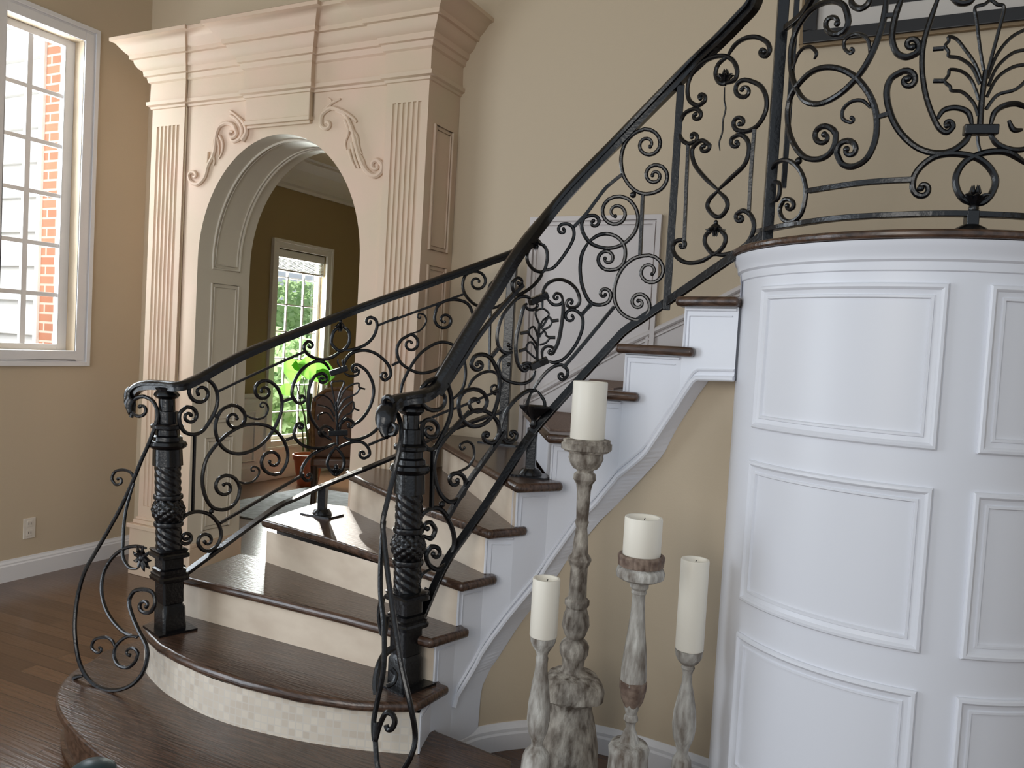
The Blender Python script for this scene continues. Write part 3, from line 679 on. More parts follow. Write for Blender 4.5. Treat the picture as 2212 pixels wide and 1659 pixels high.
# ---- newels
def oct_r(th, z, r): return r/max(abs(cos(th)), abs(sin(th)), (abs(cos(th))+abs(sin(th)))/1.3066*.95)
def newel(par, base, topz, s=1.0, ang=.3, lean=(0, 0)):
    z0 = base[2]; Hh = topz-z0; c = (0, 0)
    zn = lambda h: z0+Hh*(1240-(h-80))/1240.0 if False else z0+Hh*(1290-h)/1210.0
    def axf(z): t = (z-z0)/Hh; return (base[0]+lean[0]*t, base[1]+lean[1]*t)
    U = .00080*s
    def seg(lst, rf=None, n=32): return G().lathe([(zn(h), w/2*U) for h, w in lst][::-1], c, n, rf, ax=axf)
    def octr(th, z, r): t = th+ang; return r*1.09/max(abs(cos(t)), abs(sin(t)), (abs(cos(t))+abs(sin(t)))*.7071)
    def sqr(th, z, r): t = th+ang; return min(r/max(abs(cos(t)), abs(sin(t))), r*1.32)
    np_ = seg([(80, 70), (84, 92), (100, 80), (112, 100), (122, 104), (134, 84), (140, 66), (196, 66), (200, 88), (258, 88), (262, 120), (270, 132), (284, 130), (292, 100), (318, 100), (326, 120), (345, 122), (352, 150), (366, 160), (380, 146), (388, 118), (470, 122), (472, 80)], octr).make('newel_post', 'iron', par)
    tw = lambda th, z, r: r*(1+.10*abs(cos(3*(th+z*38))) - .05)
    for a, b in ((472, 612), (776, 886)):
        seg([(a+(b-a)*i/28, 116-.0*i) for i in range(29)], tw, 40).make('twisted_shaft', 'iron', np_)
    pc = lambda th, z, r: r*(1+.07*(abs(sin(5*th+z*120))+abs(sin(5*th-z*120))-1.2))
    seg([(638+(112)*i/48, 112+40*sin(pi*i/48)) for i in range(49)], pc, 80).make('pinecone_knob', 'iron', np_)
    for a in (612, 748): seg([(a, 112), (a+4, 134), (a+14, 138), (a+24, 134), (a+28, 112)]).make('ring', 'iron', np_)
    seg([(884, 112), (888, 144), (900, 134), (908, 150), (922, 150), (932, 104), (978, 104), (984, 126), (1000, 122), (1006, 138), (1016, 134), (1024, 148), (1038, 144), (1048, 104), (1150, 104), (1156, 92), (1176, 112), (1290, 116)], sqr).make('newel_base', 'iron', np_)
    bz = z0; ca, sa = cos(-ang)*.075, sin(-ang)*.075
    g = G().prism([(base[0]+x*ca-y*sa, base[1]+x*sa+y*ca) for x, y in ((-1, -1), (1, -1), (1, 1), (-1, 1))], bz, bz+.008); g.make('base_plate', 'iron', np_, smooth=False)
    return np_
zL = PY(360, 836, 2.236).z; zR = PY(889, 866, 2.319).z
tl = PY(360, 836, 2.236); tr_ = PY(889, 866, 2.319)
newel(lr, (-2.54, 2.236, .344), zL, 1.0, .3, (tl.x+2.54, 0)); newel(rr_, (-1.50, 2.319, .344), zR, .98, .25, (tr_.x+1.50, 0))
# ---- left handrail
P = [LS.hit(x, y)[0] for x, y in ((1112,546),(1000,587),(850,640),(736,682),(640,720),(547,757),(480,790),(437,814))]
ub = Vector((-.27, -.963, 0)); nb = Vector((-2.54, 2.236, 0))
class Tilt:     # plane y = 2.215 - k (1.30 - z)
    k = .215/1.12
    def hit(s, x, y):
        d = ray(x, y); c = 2.215-s.k*1.30
        t = (c+s.k*EYE)/(d.y-s.k*d.z); return OC+d*t, 0
BR = Tilt()
P += [PY(392, 834, 2.236), PY(355, 833, 2.225)]+[BR.hit(*p)[0] for p in ((320,832),(298,838),(285,853),(281,875),(284,893))]
handrail(P, lr, .018, [.018]*11+[.018, .018, .016, .011])
g = G(); g.tube([BR.hit(*px('H', q))[0] for q in crom([(330,90),(312,110),(310,140),(320,175),(335,205),(330,235)], 4)], [.012]*10+[.008]*11, 8); g.make('volute', 'iron', lr)
# ---- right handrail
P = [RSF.hit(x, y)[0] for x, y in ((1634,-22),(1627,10),(1598,43),(1550,92),(1480,158),(1350,289),(1250,391),(1180,471),(1120,547),(1065,636),(1005,733),(962,805),(940,838))]
P += [PY(912, 856, 2.30), PY(880, 862, 2.28), PY(855, 868, 2.25), PY(839, 884, 2.22), PY(834, 905, 2.20), PY(832, 928, 2.19), PY(836, 945, 2.18)]
handrail(P, rr_, .021, [.021]*14+[.020, .022, .025, .026, .019, .009])
scroll(PlaneY(2.2), rr_, 'P', [(852,870),(842,858),(830,862),(829,880)], None, None, .009, 'volute')
scroll(PlaneY(2.18), rr_, 'P', [(840,938),(852,936),(856,922),(848,915)], None, None, .009, 'volute')
# ---- left railing scrolls (zoom A)
def A(*a, **k): k.setdefault('r', .0078); return scroll(LS, lr, 'A', *a, **k)
A([(210,462),(265,485),(300,545),(300,625),(265,705),(215,775),(160,797),(105,780),(78,725),(80,670),(120,632)], (203,548,-1.35), (135,688,1.2))
A([(385,622),(330,650),(298,710),(292,780),(318,855),(370,900),(440,912),(520,888),(590,835),(645,755),(680,675),(688,600),(665,525),(620,482)], (403,705,1.25), (580,540,-1.35))
A([(437,1120),(425,1180),(385,1230),(325,1247),(265,1225),(225,1150),(214,1050),(240,940),(305,850),(370,790),(455,745),(545,735),(625,758),(690,820),(722,900),(715,970),(680,1030)], (350,1112,-1.35), (632,955,1.3))
A([(430,640),(470,680),(530,705),(580,695),(605,655),(600,620),(575,605)], None, (573,628,-.6), r=.0046, name='tendril')
A([(415,1070),(460,1088),(510,1080),(548,1040),(550,1005),(525,988)], None, (518,1010,-.6), r=.0046, name='tendril')
A([(68,1400),(80,1320),(125,1272),(190,1258),(260,1278),(310,1335),(325,1400),(300,1460),(255,1495)], (115,1412,-1.4), (238,1432,1.2))
A([(90,1480),(65,1530),(62,1580),(88,1604)], None, (98,1585,-.6), r=.004, name='tendril')
barp(LS, lr, 'A', [(305,540),(560,420),(825,303)], .005); barp(LS, lr, 'A', [(168,800),(155,1262)], .005)
barp(LS, lr, 'A', [(275,680),(308,692)], .008, 'collar'); barp(LS, lr, 'A', [(688,602),(748,582)], .006, 'collar'); barp(LS, lr, 'A', [(713,830),(770,808)], .006, 'collar')
barp(LS, lr, 'A', [(320,1325),(560,1185),(820,1035)], .006)
g = G(); g.ball(LS.hit(*px('A', (268,1255)))[0], .011); g.make('ball_joint', 'iron', lr)
A([(975,415),(945,372),(900,360),(845,380),(795,425),(760,490),(748,560),(775,605)], None, (803,580,-.8))
A([(925,432),(880,455),(852,520),(845,600),(855,680),(890,745),(940,800),(985,830)], (928,468,1.1), None)
A([(1150,385),(1195,420),(1230,490),(1235,560),(1210,640),(1165,705),(1110,745)], (1128,408,-1.0), None)
A([(1030,790),(1040,735),(1078,705),(1112,722)], None, (1092,740,.7)); A([(1000,800),(985,765),(945,750),(910,775)], None, (935,790,-.8))
A([(1060,390),(1070,350),(1110,310),(1180,295),(1250,315),(1310,365),(1335,410),(1335,450),(1305,475)], None, (1303,445,.9))
A([(1060,430),(1095,448),(1140,440),(1152,408)], None, None, r=.006)
A([(775,740),(760,790),(775,830),(820,865),(890,880),(960,872),(1010,850)], (798,752,.9), None); A([(1055,810),(1110,830),(1180,815),(1240,780),(1290,725)])
A([(1015,868),(975,920),(958,975),(985,1020),(1010,1038),(1045,1010),(1060,960),(1042,910),(1010,876)], knob=False)
A([(1010,850),(930,885),(860,925),(815,985),(803,1035),(828,1070)], None, (848,1045,-.8)); A([(1020,880),(1060,860),(1120,840),(1170,845),(1205,880),(1210,920),(1180,940)], None, (1172,912,.8))
barp(LS, lr, 'A', [(1205,860),(1310,815)], .006)
A([(1038,160),(1000,180),(983,240),(1000,275),(1040,300),(1075,275),(1092,230),(1085,180),(1050,155)], knob=False)
A([(1040,300),(990,335),(930,350),(870,335),(830,305),(820,270),(840,243)], None, (854,268,.8)); A([(1050,295),(1110,290),(1180,265),(1230,220),(1255,160),(1250,115),(1220,97)], None, (1212,125,-.8))
barp(LS, lr, 'A', [(1265,145),(1382,97)], .0055)
barp(LS, lr, 'A', [(975,435),(1080,400)], .013, 'collar'); barp(LS, lr, 'A', [(965,790),(1080,785)], .013, 'collar')
g = G()
for fr in ([(1020,860),(1018,760),(1012,640),(1010,600)],): g.tube([LS.hit(*px('A', q))[0] for q in crom(fr, 4)], .006, 8)
for fr in ([(1015,640),(1050,550),(1095,505),(1145,492),(1150,515),(1185,527)], [(1020,660),(1060,590),(1130,555),(1148,530),(1165,520)], [(1020,710),(1050,650),(1110,600),(1120,640),(1150,655)], [(1025,740),(1060,690),(1100,668),(1118,640)],
           [(1010,650),(995,560),(985,490),(1020,480),(1060,485),(1035,550),(1012,640)], [(1005,660),(980,595),(930,562),(890,575),(885,600)], [(1000,720),(960,670),(910,680),(905,710)], [(1002,690),(970,640),(900,620)], [(1040,400),(1022,370),(1025,345)], [(1058,395),(1050,370),(1052,350)]):
    g.tube([LS.hit(*px('A', q))[0] for q in crom(fr, 4)], .0044, 6)
g.make('palmette', 'iron', lr)
def flower(surf, par, z, c, dirn, s=.045, name='leaf_rosette'):
    # bud with curling petals pointing along dirn (z sign)
    p = surf.hit(*px(z, c))[0]; g = G()
    g.ball(p-Vector((0, 0, dirn*s*.55)), s*.22, 10, 1.2); g.ball(p, s*.25, 10, 1.6)
    for k in range(8):
        th = 2*pi*k/8+.2; d = Vector((cos(th), sin(th), 0)); z_ = Vector((0, 0, dirn))
        P = [p-z_*s*.4+d*s*.08, p-z_*s*.1+d*s*.30, p+z_*s*.12+d*s*.62, p+z_*s*.10+d*s*.95]
        g.tube(crom([tuple(q) for q in P], 4), [s*.10, s*.14, s*.18, s*.2, s*.2, s*.19, s*.17, s*.15, s*.12, s*.09, s*.06, s*.04, s*.02], 6)
    for k in range(6):
        th = 2*pi*k/6; d = Vector((cos(th), sin(th), 0)); g.tube([p, p+d*s*.22+Vector((0, 0, dirn*s*.35)), p+d*s*.18+Vector((0, 0, dirn*s*.75))], [s*.10, s*.13, s*.03], 6)
    return g.make(name, 'iron', par)
flower(LS, lr, 'A', (1038,150), -1, .036); flower(LS, lr, 'A', (1012,1010), 1, .036)
# right half of the left railing (seen through)
def Iq(*a, **k): k.setdefault('r', .0078); return scroll(LS, lr, 'I', *a, **k)
def Bq(*a, **k): k.setdefault('r', .0078); return scroll(LS, lr, 'B', *a, **k)
Iq([(440,240),(385,265),(360,330),(370,400),(410,460),(470,505),(560,525),(640,510),(700,460),(715,390),(690,330),(650,310)], (470,322,1.25), (625,385,-1.2))
Bq([(105,613),(45,650),(20,710),(40,780),(100,825),(160,845),(230,835),(300,800),(380,740),(440,670),(478,590),(480,520),(450,440),(390,410),(320,412),(265,445),(245,510)], (100,672,1.1), (305,528,-1.3))
Bq([(45,990),(50,920),(90,830),(150,740),(220,685),(290,660),(360,680),(410,740),(430,820),(425,900),(400,960),(340,1010)])
Bq([(100,612),(160,590),(195,540),(185,500),(155,490)], None, (158,510,-.7), r=.0046, name='tendril')
barp(LS, lr, 'B', [(-20,535),(200,455),(425,372)], .0055); barp(LS, lr, 'I', [(575,525),(565,1030)], .0055); barp(LS, lr, 'B', [(-10,800),(40,775)], .006, 'collar')
Iq([(400,1150),(440,1080),(510,1030),(590,1020),(650,1060),(690,1120),(680,1170),(640,1195)], None, (615,1150,.9))
barp(LS, lr, 'P', [(905,914),(966,888),(1000,876),(1091,838)], .006)
# bottom rail
barp(LS, lr, 'P', [(383,1251),(480,1180),(591,1100),(640,1076),(690,1053),(860,983),(955,936),(1096,884)], .007, 'bottom_rail', wide=2.4)
# small post on tread 4 and tall end post
def post(par, a, b, w, name='post', foot=True, fz=None):
    a, b = Vector(a), Vector(b); g = G(); g.nref = Vector((1, .3, 0)).normalized()
    g.tube([a, b], w*.7071, 4); o = g.make(name, 'iron', par, smooth=False, bevel=w*.08)
    if foot:
        s = w*1.15; G().prism([(a.x-s*2.0, a.y-s*1.3), (a.x+s*2.0, a.y-s*1.3), (a.x+s*2.0, a.y+s*1.3), (a.x-s*2.0, a.y+s*1.3)], a.z, a.z+.007).lathe([(.007, s*1.1), (.018, s), (.03, s*.72)], (a.x, a.y, a.z), 12).make('foot_plate', 'iron', o)
    return o
post(lr, (-2.43, 2.98, .688), (-2.43, 2.98, LS.hit(690, 1052)[0].z), .036)
pz = 1.032; e = LS.hit(1092, 950)[0]; e2 = LS.hit(1107, 560)[0]
post(lr, (-1.83, 3.60, pz), (-1.83, 3.60, e2.z), .046)
# ---- right railing
R = lambda *a, **k: scroll(RSF, rr_, *a, **k)
R('I', [(195,1072),(240,1120),(268,1220),(268,1330),(240,1430),(190,1530),(150,1600),(103,1627),(57,1589),(38,1496),(57,1412),(103,1393)], (150,1225,-1.25), (100,1478,1.1), r=.0085)
R('I', [(440,1155),(375,1175),(330,1240),(335,1340),(375,1415),(440,1447),(520,1430),(585,1370),(625,1270),(645,1150),(640,1050),(610,970),(570,910),(510,885),(450,905),(425,960)], (462,1265,1.2), (480,965,-1.0), r=.008)
R('I', [(150,1659),(230,1530),(328,1415),(400,1350),(470,1320),(540,1330),(600,1370),(640,1440),(635,1530),(590,1575),(535,1560),(518,1520)], None, (548,1515,.7), r=.008)
R('I', [(640,1440),(670,1540),(720,1570),(770,1545),(780,1510)], None, (745,1510,-.7), r=.008)
R('I', [(590,1180),(640,1160),(680,1100)], r=.007)
R('B', [(450,1070),(380,1160),(310,1230),(265,1300),(243,1380),(247,1470),(275,1560),(325,1612),(375,1605),(420,1565),(430,1510)], None, (370,1490,-1.1), r=.0085)
R('B', [(370,1440),(440,1410),(480,1350),(475,1280),(440,1255),(400,1270)], None, (418,1290,-.6), r=.005, name='tendril')
R('J', [(300,620),(340,580),(390,580),(430,640),(447,710),(430,780),(385,828),(345,815),(330,770),(350,735)], None, (365,765,.8), r=.009)
R('J', [(318,690),(350,700),(367,665),(350,635)], None, (335,655,-.6), r=.009); R('J', [(360,825),(320,845),(300,880),(298,920)], r=.006, name='tendril'); R('J', [(300,940),(325,945),(338,925),(325,908)], r=.007, name='tendril')
barp(RSF, rr_, 'J', [(358,335),(352,575)], .007)
barp(RSF, rr_, 'P', [(965,1120),(1010,1045),(1074,955),(1090,930)], .007, wide=1.6)
barp(RSF, rr_, 'C', [(1020,730),(1080,650)], .0065); barp(RSF, rr_, 'C', [(370,1030),(422,965)], .0065)
barp(RSF, rr_, 'P', [(950,853),(985,802),(1040,718),(1105,640),(1130,615)], .0075)
for c in ((492,945), (507,970), (495,1085)): G().ball(RSF.hit(*px('C', c))[0], .008).make('ball_joint', 'iron', rr_)
G().ball(RSF.hit(*px('J', (395,558)))[0], .012).make('ball_joint', 'iron', rr_)
Cq = lambda *a, **k: scroll(RSF, rr_, 'C', *a, **k)
Cq([(520,1000),(460,1000),(420,950),(412,870),(440,760),(490,680),(560,610),(620,600),(660,625)])
Cq([(500,1005),(440,1040),(420,1100),(450,1180),(520,1215),(600,1222),(660,1190),(685,1130)])
Cq([(625,650),(600,680),(575,780),(550,890),(545,990),(560,1080),(600,1130),(640,1110)], None, (615,1105,-.6), r=.0075); Cq([(580,1110),(600,1080),(640,1075),(670,1095)], r=.0055)
Cq([(690,640),(700,665),(675,692),(635,690),(612,665)], r=.006)
Cq([(880,620),(885,700),(870,820),(850,920),(820,985),(800,1003)], r=.0075); Cq([(885,625),(860,655),(810,655),(770,615)], r=.0065); Cq([(885,640),(870,590),(835,575),(815,600)], None, (838,605,-.6), r=.0055)
Cq([(735,1040),(735,985),(770,955),(810,965),(822,990)], None, (792,992,.7), r=.006)
barp(RSF, rr_, 'C', [(645,640),(775,585)], .013, 'collar'); barp(RSF, rr_, 'C', [(645,1108),(775,1050)], .013, 'collar')
g = G(); g.tube([RSF.hit(*px('C', q))[0] for q in crom([(700,1080),(698,980),(708,860),(716,790)], 4)], .0055, 8); g.tube([RSF.hit(*px('C', q))[0] for q in [(735,630),(733,690)]], .005, 6)
for fr, r_ in (([(715,800),(690,740),(690,705),(735,685),(775,710),(778,740),(740,770),(718,820)], .0043), ([(725,830),(755,785),(780,745),(802,775),(785,815),(735,840)], .0043), ([(712,890),(730,860),(752,850),(765,880),(785,895),(760,930),(715,945)], .0043),
    ([(703,890),(688,840),(668,815),(638,838),(640,870),(665,900),(695,945)], .0043), ([(697,1000),(668,935),(638,930),(618,975),(650,1010),(690,1045)], .0043), ([(800,775),(852,768)], .0065), ([(785,892),(828,892)], .0065), ([(636,852),(580,862)], .0065), ([(616,975),(570,990)], .0065)):
    g.tube([RSF.hit(*px('C', q))[0] for q in (crom(fr, 4) if len(fr) > 2 else fr)], r_, 6)
g.make('palmette', 'iron', rr_)
Cq([(745,600),(742,560),(765,515),(810,485),(870,478),(930,500),(980,550),(1003,620),(985,668),(940,680)], None, (938,640,.9)); Cq([(985,705),(1018,740),(1025,800),(1005,880),(960,965),(890,1045),(820,1072),(780,1060)], (940,745,-1.0), None)
barp(RSF, rr_, 'P', [(1216,795),(1265,738),(1327,662)], .007)
Cq([(660,1290),(700,1220),(760,1145),(820,1100),(880,1090),(915,1130),(910,1170),(880,1197)], None, (875,1165,.8))
Cq([(700,1275),(745,1340),(750,1390),(715,1440)]); Cq([(655,1285),(625,1370),(622,1430)]); Cq([(700,1275),(630,1275),(550,1330),(490,1400),(450,1490),(425,1580),(380,1659)], r=.008)
Cq([(700,215),(650,250),(625,300),(635,360),(680,410),(740,420),(765,360),(770,290),(750,240),(710,215)], knob=False); flower(RSF, rr_, 'C', (690,215), -1, .036)
Cq([(740,415),(720,460),(670,520),(600,570),(555,585),(525,550),(520,500),(555,465)], None, (568,498,.7)); Cq([(745,412),(810,395),(870,330),(930,240),(960,170),(955,110),(920,80),(880,80)], None, (882,122,-.9))
barp(RSF, rr_, 'D', [(65,830),(150,740),(225,640),(300,545),(410,455)], .0065)
# lily cup + short post
q = RSF.hit(1152, 925)[0]; zc = q.z
g = G().lathe([(0, .010), (.012, .016), (.024, .010), (.035, .012), (.075, .050), (.085, .054), (.083, .048), (.045, .012)], (q.x, q.y, zc), 16, lambda th, z, r: r*(1+.18*cos(5*th) if z > .06 else 1)); g.make('lily_cup', 'iron', rr_)
pb = PZ(1145, 1028, 1.032); post(rr_, pb, (pb.x, pb.y, zc), .036)
def Dq(*a, **k): k.setdefault('r', .0074); return scroll(RSF, rr_, 'D', *a, **k)
Dq([(570,130),(500,160),(440,220),(410,300),(405,380),(425,470),(480,550),(550,590),(620,590),(690,560),(730,500),(730,440),(700,400)], (595,240,1.4), (645,462,-1.35))
g = G(); g.ball(RSF.hit(*px('D', (490,600)))[0], .012); g.make('ball_joint', 'iron', rr_)
Dq([(400,612),(460,635),(510,700),(525,780),(500,870),(430,945),(350,980),(270,980),(190,950),(140,890),(120,820),(140,765),(190,748)], (368,730,-1.5), (208,797,1.0))
Dq([(165,945),(230,895),(300,880),(370,900),(420,950),(435,1020),(420,1090),(380,1130),(325,1140)], None, (305,1058,1.3)); Dq([(170,940),(125,1020),(110,1120),(120,1230),(150,1320),(190,1375),(250,1390),(310,1370),(332,1325)], None, (282,1312,-.95))
Dq([(560,1038),(490,1060),(420,1120),(375,1200),(355,1290),(365,1380),(410,1450),(480,1490),(540,1495),(590,1460),(610,1400),(590,1340),(550,1312)], (610,1150,1.45), (530,1372,-1.1))
barp(RSF, rr_, 'D', [(560,600),(540,1035)], .0065); barp(RSF, rr_, 'D', [(195,1385),(120,1455)], .0065)
qa, qb = RSF.hit(1461, 187)[0], RSF.hit(1441, 640)[0]; post(rr_, (qb.x, qb.y, qb.z-.05), (qb.x, qb.y, qa.z), .027, foot=False)
def Eq(*a, **k): k.setdefault('r', .008); return scroll(RSF, rr_, 'E', *a, **k)
Eq([(1855,340),(1900,270),(1960,230),(2030,222),(2090,250),(2110,300),(2090,335)], None, (2072,308,.8))
Eq([(1830,500),(1895,480),(1915,430),(1895,370),(1850,337),(1780,340),(1700,380),(1640,450),(1618,530),(1630,600),(1680,630),(1720,605)], None, (1698,582,-.8))
Eq([(1855,342),(1805,380),(1785,440),(1805,490),(1845,507)]); flower(RSF, rr_, 'E', (1843,462), 1, .036)
Eq([(1840,520),(1838,600),(1846,650),(1830,720),(1826,790),(1808,850),(1812,900)], r=.003, name='tendril')
Eq([(1985,480),(2050,510),(2085,570),(2090,640),(2070,700),(2030,755),(1970,785),(1915,778)], (1955,540,-1.25), (1932,732,1.0))
Eq([(1655,650),(1600,680),(1570,750),(1575,820),(1620,858),(1665,845)], (1668,690,1.0), (1650,815,-.75))
Eq([(1800,1135),(1720,1060),(1660,980),(1645,900),(1670,860),(1710,840),(1750,868)], None, (1715,880,.8)); Eq([(1800,1135),(1880,1060),(1960,980),(1985,890),(1970,830),(1930,805),(1885,825)], None, (1908,855,-.8))
Eq([(1800,1140),(1750,1190),(1738,1240),(1780,1290),(1820,1290),(1855,1240),(1848,1190),(1800,1140)], knob=False); flower(RSF, rr_, 'E', (1785,1365), -1, .036)
Eq([(1790,1360),(1735,1395),(1720,1440),(1740,1485),(1780,1518),(1825,1480),(1845,1435),(1835,1395),(1790,1360)], knob=False)
Eq([(1780,1515),(1700,1560),(1620,1570),(1560,1540),(1530,1490),(1545,1445),(1585,1432)], None, (1582,1465,.7)); Eq([(1780,1520),(1850,1520),(1930,1490),(1990,1430),(2015,1350),(1995,1285),(1950,1258),(1910,1280)], None, (1935,1302,-.8))
barp(RSF, rr_, 'E', [(1622,860),(1608,1200),(1597,1485)], .006); barp(RSF, rr_, 'E', [(2018,770),(2000,1000),(1985,1262)], .006)
barp(RSF, rr_, 'P', [(903,1352),(935,1275),(967,1209),(1008,1150),(1050,1090),(1100,1012),(1150,935),(1236,837),(1325,740),(1352,713),(1400,680),(1594,547),(1650,508)], .0075, 'bottom_rail', wide=2.0)
# ---- balcony
def Gq(*a, **k): k.setdefault('r', .0088); return scroll(BS, bl, 'G', *a, **k)
Gq([(685,100),(660,35),(600,8),(530,18),(460,55),(400,120),(350,210),(322,320),(322,430),(345,540),(400,635),(470,665),(550,650),(650,590),(740,500),(810,400),(870,270),(915,120),(935,-40)], (598,148,1.1), None)
Gq([(610,860),(600,930),(560,990),(490,1020),(410,1005),(350,940),(310,840),(300,720),(320,620),(370,540),(440,470),(520,435),(610,435),(700,470),(770,530),(830,620),(865,720),(870,830),(850,930),(800,1020),(720,1065),(650,1050),(615,980)], (528,875,-1.15), (692,960,1.1))
Gq([(335,440),(360,360),(400,310),(450,300),(485,340),(470,378)], r=.0055, name='tendril'); Gq([(825,350),(820,270),(780,225),(720,220),(665,260),(665,310),(700,342)], None, (708,318,-.5), r=.0055, name='tendril')
Gq([(830,690),(780,645),(710,650),(655,700),(655,760),(700,785)], None, (708,758,-.5), r=.0055, name='tendril'); Gq([(705,-20),(715,30),(765,55),(815,25),(822,-20)])
barp(BS, bl, 'G', [(930,100),(985,98)], .006, 'collar'); barp(BS, bl, 'G', [(880,748),(945,728)], .006, 'collar')
Gq([(1040,455),(965,500),(935,580),(945,680),(985,790),(1050,880),(1140,950),(1250,980),(1350,965),(1430,910),(1470,850)], (1068,515,1.1), None)
Gq([(1040,-30),(1000,70),(975,170),(970,260),(1000,340),(1060,365),(1120,345)], None, (1092,290,-1.0)); Gq([(1270,-30),(1210,140),(1170,280),(1160,430),(1180,590),(1220,720),(1270,820),(1320,848),(1358,815)], None, (1325,798,-.7), r=.0075)
Gq([(1480,800),(1455,720),(1380,690),(1300,705),(1260,760)], r=.0075); barp(BS, bl, 'G', [(1425,832),(1645,832)], .013, 'collar')
Gq([(1600,800),(1625,720),(1690,675),(1770,665),(1850,700)], r=.0075); Gq([(1590,850),(1640,920),(1720,955),(1800,958),(1900,930)], r=.0075); Gq([(1715,770),(1745,830),(1800,830)], r=.007); Gq([(1340,-20),(1400,20),(1460,15),(1500,-20)], r=.008)
g = G(); g.tube([BS.hit(*px('G', q))[0] for q in crom([(1530,830),(1545,620),(1570,450)], 4)], [.008]*4+[.0075]*5, 8)
for fr, r_ in (([(1540,520),(1500,410),(1430,310),(1380,250),(1330,235),(1332,262),(1308,295),(1330,330),(1332,360),(1400,372),(1480,430),(1530,540)], .0047), ([(1525,640),(1480,520),(1420,460),(1340,445),(1330,480),(1305,520),(1340,555),(1350,580),(1420,590),(1490,660),(1520,740)], .0047),
    ([(1300,310),(1265,312),(1230,315)], .0062), ([(1300,518),(1265,518),(1232,518)], .0062), ([(1555,450),(1530,300),(1510,130),(1500,50),(1560,28),(1600,2),(1640,28),(1685,50),(1650,200),(1615,330),(1580,460)], .0047),
    ([(1580,500),(1640,350),(1730,240),(1830,185)], .0047), ([(1585,550),(1640,430),(1740,340),(1830,318)], .0047), ([(1575,620),(1640,500),(1740,430),(1830,412)], .0047), ([(1570,700),(1640,610),(1740,580),(1790,550),(1830,510)], .0047), ([(1515,870),(1520,920),(1532,970)], .0047)):
    g.tube([BS.hit(*px('G', q))[0] for q in crom(fr, 4)], r_, 6)
g.make('palmette', 'iron', bl)
Gq([(1100,1200),(1110,1130),(1160,1060),(1240,1005),(1330,985),(1430,990),(1520,1015),(1590,1070),(1630,1150),(1610,1230),(1560,1290),(1495,1310)], (1165,1205,-1.0), None); Gq([(1495,1310),(1420,1270),(1380,1200),(1380,1120),(1430,1040),(1520,990),(1620,970),(1720,980),(1830,1050)])
barp(BS, bl, 'G', [(435,1222),(700,1180),(900,1160),(1105,1150)], .0075)
Gq([(195,1090),(225,1045),(280,1025),(340,1045),(390,1110),(415,1200),(410,1290),(380,1380),(320,1420),(270,1400),(250,1340),(275,1280)], None, (308,1318,.9), r=.0075)
Gq([(215,1160),(248,1175),(250,1230),(235,1275),(205,1290)], r=.007)
barp(BS, bl, 'G', [(120,1480),(300,1443),(600,1400),(900,1380),(1300,1368),(1600,1375),(1850,1388)], .0075, 'bottom_rail', wide=1.8)
for c, q_ in (((370,1030), .011), ((1490,1335), .013)): G().ball(BS.hit(*px('G', c))[0], q_).make('ball_joint', 'iron', bl)
flower(BS, bl, 'G', (1497,1270), 1, .045)
q = PZ(*px('G', (1475,1490)), 1.877); q2 = BS.hit(*px('G', (1480,1350)))[0]; sp = post(bl, (q2.x, q2.y, 1.877), (q2.x, q2.y, q2.z), .030, foot=False); G().lathe([(0, .046), (.004, .046), (.012, .038), (.020, .024), (.022, .02)], (q2.x, q2.y, 1.877), 20).make('foot_plate', 'iron', sp)
Ribx = Ribbon([(-.60, 2.72), (-.40, 2.69)])
barp(BS, bl, 'G', [(285,180),(390,95),(460,-20)], .0095, wide=.8)
a = PY(1657, 505, 2.70); post(bl, (a.x, a.y, 1.877), (a.x, a.y, 3.25), .034, foot=False, name='newel_post'); post(bl, (a.x+.042, a.y-.012, 2.06), (a.x+.042, a.y-.012, 3.2), .016, foot=False)
# balcony handrail (above the frame)
g = G(); P = [dpt(radians(205)+radians(150)*i/30, .505, 2.86) for i in range(31)]; g.nref = Vector((0, 0, 1)); g.tube(P, .018, 11, prof=RAILP); g.make('handrail', 'iron', bl)
# ---- bracket scrolls at the newels
Hq = lambda *a, **k: scroll(BR, lr, 'H', *a, **k)
Hq([(395,130),(435,150),(460,200),(455,260),(420,360),(380,450),(340,550),(280,680),(220,790),(150,910),(100,1000),(65,1120),(50,1250),(55,1360),(75,1460),(120,1540),(190,1585),(270,1590),(340,1560),(390,1500),(410,1430),(405,1370),(370,1300),(335,1220),(320,1150),(345,1100),(395,1090),(440,1110),(450,1160),(430,1200)], (378,192,-1.1), (400,1170,1.0), r=.0078)
Hq([(345,545),(330,510),(290,495),(250,505),(235,540),(252,568)], None, (268,545,-.7), r=.006); Hq([(345,560),(310,670),(295,760),(290,850),(290,930),(320,980),(360,988)], r=.0065); Hq([(405,885),(350,875),(290,890),(230,940),(190,1020),(185,1120),(220,1220),(290,1300),(360,1330)], r=.007)
Hq([(365,1325),(310,1325),(260,1365),(245,1420),(265,1465),(310,1480),(350,1450),(365,1410)], None, (325,1410,-.7), r=.0068); Hq([(250,1380),(235,1345),(200,1328),(150,1340),(135,1380),(160,1405)], None, (172,1385,-.5), r=.0062); Hq([(90,1520),(50,1530),(45,1570),(65,1592),(88,1578)], r=.009)
g = G(); p = BR.hit(*px('H', (385,935)))[0]
for k in range(9):
    th = 2*pi*k/9; d = Vector((cos(th), -.1*sin(th), sin(th))); g.tube([p, p+d*.02, p+d*.034+Vector((.01, -.01, 0)), p+d*.05], [.006, .010, .007, .002], 6)
g.ball(p, .014); g.make('leaf_rosette', 'iron', lr)
